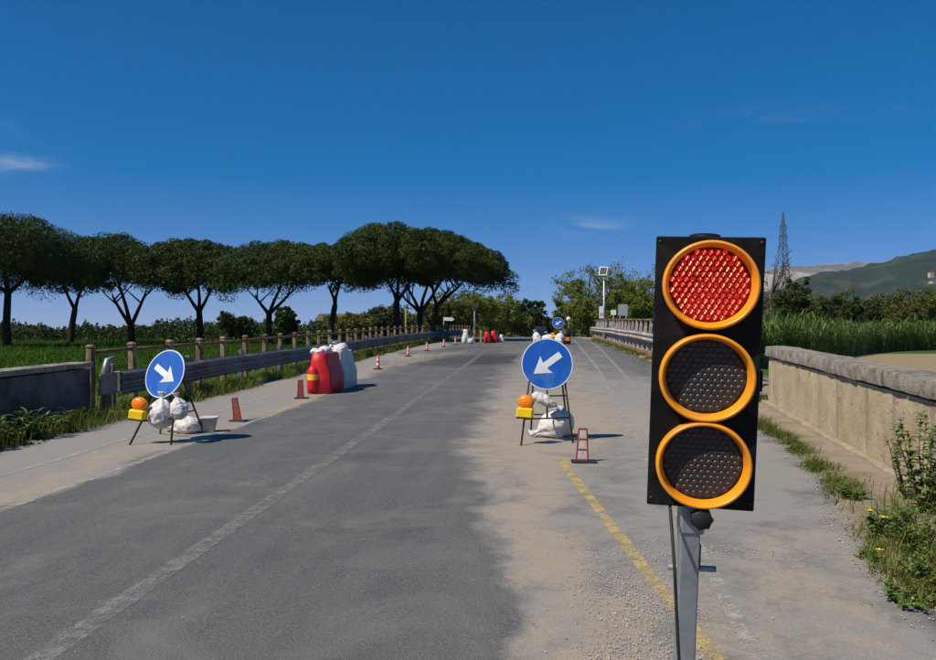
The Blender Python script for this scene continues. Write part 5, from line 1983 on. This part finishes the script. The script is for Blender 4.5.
# gravel and loose stones
def gravel(name, label, pts, smin, smax, seed):
    g = np.random.default_rng(seed)
    n = len(pts)
    ico = np.array([(0, 0, 1), (1, 0, 0), (0, 1, 0), (-1, 0, 0), (0, -1, 0), (0, 0, -1)], dtype=float)
    fc = np.array([(0, 1, 2), (0, 2, 3), (0, 3, 4), (0, 4, 1), (5, 2, 1), (5, 3, 2), (5, 4, 3), (5, 1, 4)])
    s = smin + (smax - smin) * g.random(n) ** 2.2
    V = np.tile(ico, (n, 1, 1)) * (0.6 + 0.6 * g.random((n, 6, 1)))
    V *= np.stack([np.ones(n), 0.6 + 0.4 * g.random(n), 0.45 + 0.35 * g.random(n)], 1)[:, None, :] * s[:, None, None]
    a = g.random(n) * 6.283
    c, sn = np.cos(a)[:, None], np.sin(a)[:, None]
    X = V[:, :, 0] * c - V[:, :, 1] * sn
    Y = V[:, :, 0] * sn + V[:, :, 1] * c
    V[:, :, 0], V[:, :, 1] = X, Y
    b = np.array([(x, y, road_z(y) + 0.004) for x, y in pts]); b[:, 2] += s * 0.3
    V += b[:, None, :]
    F = (np.arange(n) * 6)[:, None, None] + fc[None]
    T = np.clip(g.normal(0.5, 0.22, n), 0, 1)
    return stuff(fast_mesh(name, V.reshape(-1, 3), F.reshape(-1, 3), M['gravel'], np.repeat(T, 6)), label, 'gravel')


pts = []
poly = [(575, 560), (640, 548), (700, 552), (720, 640), (725, 740), (560, 740), (590, 640)]
tries = 0
while len(pts) < 6500 and tries < 200000:
    tries += 1
    x, y = rnd.uniform(-0.2, 1.6), rnd.uniform(2.6, 6.2)
    px_, py_ = to_px(x, y, road_z(y))
    w = soft_poly(px_, py_, poly, 26) * (0.25 + 0.75 * smooth(-0.15, 0.35, nz(x, y, 2.6, 5)))
    if rnd.random() < w ** 1.3:
        pts.append((x, y))
gravel('gravel', 'loose pale gravel chips spilled around the yellow line', pts, 0.002, 0.0075, 91)
pts = []
while len(pts) < 2600:
    x, y = rnd.uniform(-5.5, 2.4), 2.6 + 13 * rnd.random() ** 1.7
    px_, py_ = to_px(x, y, road_z(y))
    w = 0.05 + 0.8 * soft_poly(px_, py_, DUST[0][0], 20) + 0.4 * (x > 0.6) + 0.25 * (x < -4.3)
    if rnd.random() < w:
        pts.append((x, y))
gravel('gravel', 'scattered small stones over the dusty asphalt', pts, 0.002, 0.008, 92)
pts = []
while len(pts) < 1300:
    y = rnd.uniform(3.2, 14)
    r = road_right(y)
    x = r - 0.15 + rnd.random() * 0.25
    pts.append((x, y))
gravel('gravel', 'fine stones along the right asphalt edge', pts, 0.003, 0.012, 93)


pts = []
for i in range(900):
    px_ = rnd.uniform(585, 850)
    c = G(px_, 553 + 4 * math.sin(px_ * 0.05) + rnd.gauss(0, 3.0))
    if rnd.random() < 0.35 + 0.65 * smooth(-0.2, 0.3, nz(c.x, c.y, 4, 2)):
        pts.append((c.x, c.y))
gravel('gravel', 'line of grit lying along a seam across the right lane', pts, 0.002, 0.008, 94)


# ------------------------------------------------------------------ far things
# farmhouse roof among the bushes
def farmhouse():
    p = P(362, 335, 105)
    t = thing('farmhouse', 'low brown farmhouse with terracotta roof among bushes behind the railing', 'house', (p.x, p.y, field_z(p.x, p.y)), 0.1)
    MB().box((0, 0, 1.3), (10.5, 7, 2.6)).build('wall', M['house_wall'], t)
    r = MB().add([(-5.6, -3.9, 2.55), (5.6, -3.9, 2.55), (5.6, 3.9, 2.55), (-5.6, 3.9, 2.55), (-5.6, 0, 3.5), (5.6, 0, 3.5)],
                 [(0, 1, 5, 4), (2, 3, 4, 5), (0, 4, 3), (1, 2, 5), (0, 3, 2, 1)]).build('roof', M['roof'], t)
    MB().box((3.2, 0.8, 3.6), (0.7, 0.7, 0.8)).build('chimney', M['house_wall'], r)
    for x in (-3.2, 0.2, 3.4):
        w = MB().box((x, -3.52, 1.4), (0.9, 0.06, 1.1)).build('window', M['glass_dark'], t)
        MB().box((x, -3.58, 0.8), (1.1, 0.12, 0.08)).build('sill', M['house_wall'], w)


farmhouse()


def pylon():
    d = 290
    b = P(783, 330, d)
    b.z = -0.2
    H = P(783, 212, d).z - b.z
    t = thing('electricity_pylon', 'tall steel lattice electricity pylon rising right of the traffic light', 'pylon', b, 0.5)
    def hw(z):
        return np.interp(z, [0, H * 0.6, H * 0.82, H], [3.2, 1.15, 0.75, 0.12])
    for sx in (-1, 1):
        for sy in (-1, 1):
            MB().tube([(sx * hw(z), sy * hw(z), z) for z in (0, H * 0.6, H * 0.82, H)], 0.13, 4).build('leg', M['pylon'], t)
    br = MB()
    z = 0.0
    while z < H * 0.96:
        z2 = z + max(1.6, hw(z) * 2.3)
        z2 = min(z2, H * 0.98)
        a, c = hw(z), hw(z2)
        for (p, q) in (((-a, -a), (c, -c)), ((a, -a), (-c, -c)), ((-a, a), (c, c)), ((a, a), (-c, c)), ((-a, -a), (-c, c)), ((-a, a), (-c, -c)), ((a, -a), (c, c)), ((a, a), (c, -c))):
            br.tube([(p[0], p[1], z), (q[0], q[1], z2)], 0.075, 3)
        for (p, q) in (((-c, -c), (c, -c)), ((-c, c), (c, c)), ((-c, -c), (-c, c)), ((c, -c), (c, c))):
            br.tube([(p[0], p[1], z2), (q[0], q[1], z2)], 0.06, 3)
        z = z2
        if z >= H * 0.97:
            break
    br.build('lattice', M['pylon'], t)['kind'] = 'stuff'
    tips = []
    for (zz, L) in ((0.72, 2.3), (0.80, 2.0), (0.88, 1.7)):
        for s in (-1, 1):
            z0 = H * zz
            m = MB().tube([(0, -hw(z0), z0), (0, s * L - 0, z0 + 0.25)], 0.09, 4).tube([(0, 0, z0 + 1.1), (0, s * L, z0 + 0.25)], 0.07, 4)
            m.tube([(0, s * L, z0 + 0.25), (0, s * L, z0 - 1.0)], 0.10, 6)
            m.build('cross_arm', M['pylon'], t)
            if s > 0:
                tips.append(Vector((0, s * L, z0 - 1.0)))
    tips.append(Vector((0, 0, H)))
    rot = Matrix.Rotation(0.5, 4, 'Z')
    for i, tp in enumerate(tips):
        a = b + (rot @ tp)
        e = a + Vector((330, 60, 22))
        pts = []
        for s in range(21):
            u = s / 20
            q = a.lerp(e, u)
            q.z -= 9.0 * 4 * u * (1 - u) * 0.5
            pts.append(q - a)
        o = MB().tube(pts, 0.013, 4).build('power_line', M['pylon'])
        o.location = a
        tag(o, ['lowest thin power line running right from the pylon', 'second lowest thin power line running right from the pylon', 'second highest thin power line running right from the pylon', 'topmost thin power line leaving the pylon tip'][i], 'power line', 'power lines from the pylon')


pylon()


def hill(name, mat, strip, d, depth, seed, amp, base=-20):
    xs = np.linspace(strip[0][0], strip[-1][0], 150)
    V, nx, ny = [], 150, 26
    for j in range(ny):
        u = j / (ny - 1)
        for i, px in enumerate(xs):
            top = np.interp(px, [s[0] for s in strip], [s[1] for s in strip])
            dd = d + depth * (u - 0.5)
            p0 = P(px, 330, dd)
            zt = P(px, top, d).z
            prof = math.sin(math.pi * min(u, 1) ** 0.85) ** 0.9 if 0 < u < 1 else 0
            z = base + (zt - base) * prof * (1 + amp * mnoise.noise(Vector((px / 22, u * 5, seed)))) + (zt * 0.05 * mnoise.noise(Vector((px / 5, u * 14, seed))) if 0 < u < 1 else 0)
            V.append((p0.x, p0.y, z))
    ii = np.arange(nx * ny).reshape(ny, nx)
    F = np.stack([ii[:-1, :-1], ii[:-1, 1:], ii[1:, 1:], ii[1:, :-1]], -1).reshape(-1, 4)
    return struct(fast_mesh(name, np.array(V), F, mat, None, True))


hill('hill', M['hill'], [(690, 322), (780, 290), (805, 279), (830, 275), (860, 272), (885, 265), (900, 261), (936, 255), (1010, 243), (1150, 236), (1350, 262), (1500, 310)], 1900, 1100, 4, 0.05)
hill('ridge', M['ridge'], [(640, 312), (720, 280), (770, 271), (805, 268), (840, 265.5), (880, 264), (960, 262), (1100, 270), (1300, 310)], 3000, 1200, 9, 0.012)


def hill_house(label, px, py, d, w, h):
    p = P(px, py, d)
    t = thing('hillside_house', label, 'house', (p.x, p.y, p.z - 3), 0.3)
    MB().box((0, 0, h / 2), (w, w * 0.7, h)).build('wall', M['house_wall'], t)
    MB().add([(-w * .53, -w * .38, h), (w * .53, -w * .38, h), (w * .53, w * .38, h), (-w * .53, w * .38, h), (-w * .5, 0, h * 1.3), (w * .5, 0, h * 1.3)],
             [(0, 1, 5, 4), (2, 3, 4, 5), (0, 4, 3), (1, 2, 5)]).build('roof', M['roof'], t)
    for x in (-0.25, 0.25):
        MB().box((x * w, -w * 0.352, h * 0.55), (w * 0.14, 0.2, h * 0.28)).build('window', M['glass_dark'], t)


hill_house('pale square house high on the wooded hill at right edge', 931, 276, 1440, 8.5, 8.5)
hill_house('low pale house below the square one on the hill', 934, 282, 1420, 14, 4)

# ------------------------------------------------------------------ air
hz = MB().box((300, 1900, 135), (7400, 5200, 282)).build('haze', None)
hz.data.materials.clear()
hn = bpy.data.materials.new('air')
hn.use_nodes = True
hn.node_tree.nodes.clear()
ho = hn.node_tree.nodes.new('ShaderNodeOutputMaterial')
hv = hn.node_tree.nodes.new('ShaderNodeVolumePrincipled')
hv.inputs['Color'].default_value = (0.62, 0.80, 1.0, 1)
hv.inputs['Density'].default_value = 0.00007
hv.inputs['Anisotropy'].default_value = 0.1
hn.node_tree.links.new(hv.outputs[0], ho.inputs['Volume'])
hz.data.materials.append(hn)
hz['kind'] = 'stuff'
tag(hz, 'thin bluish summer haze in the distance', 'haze')
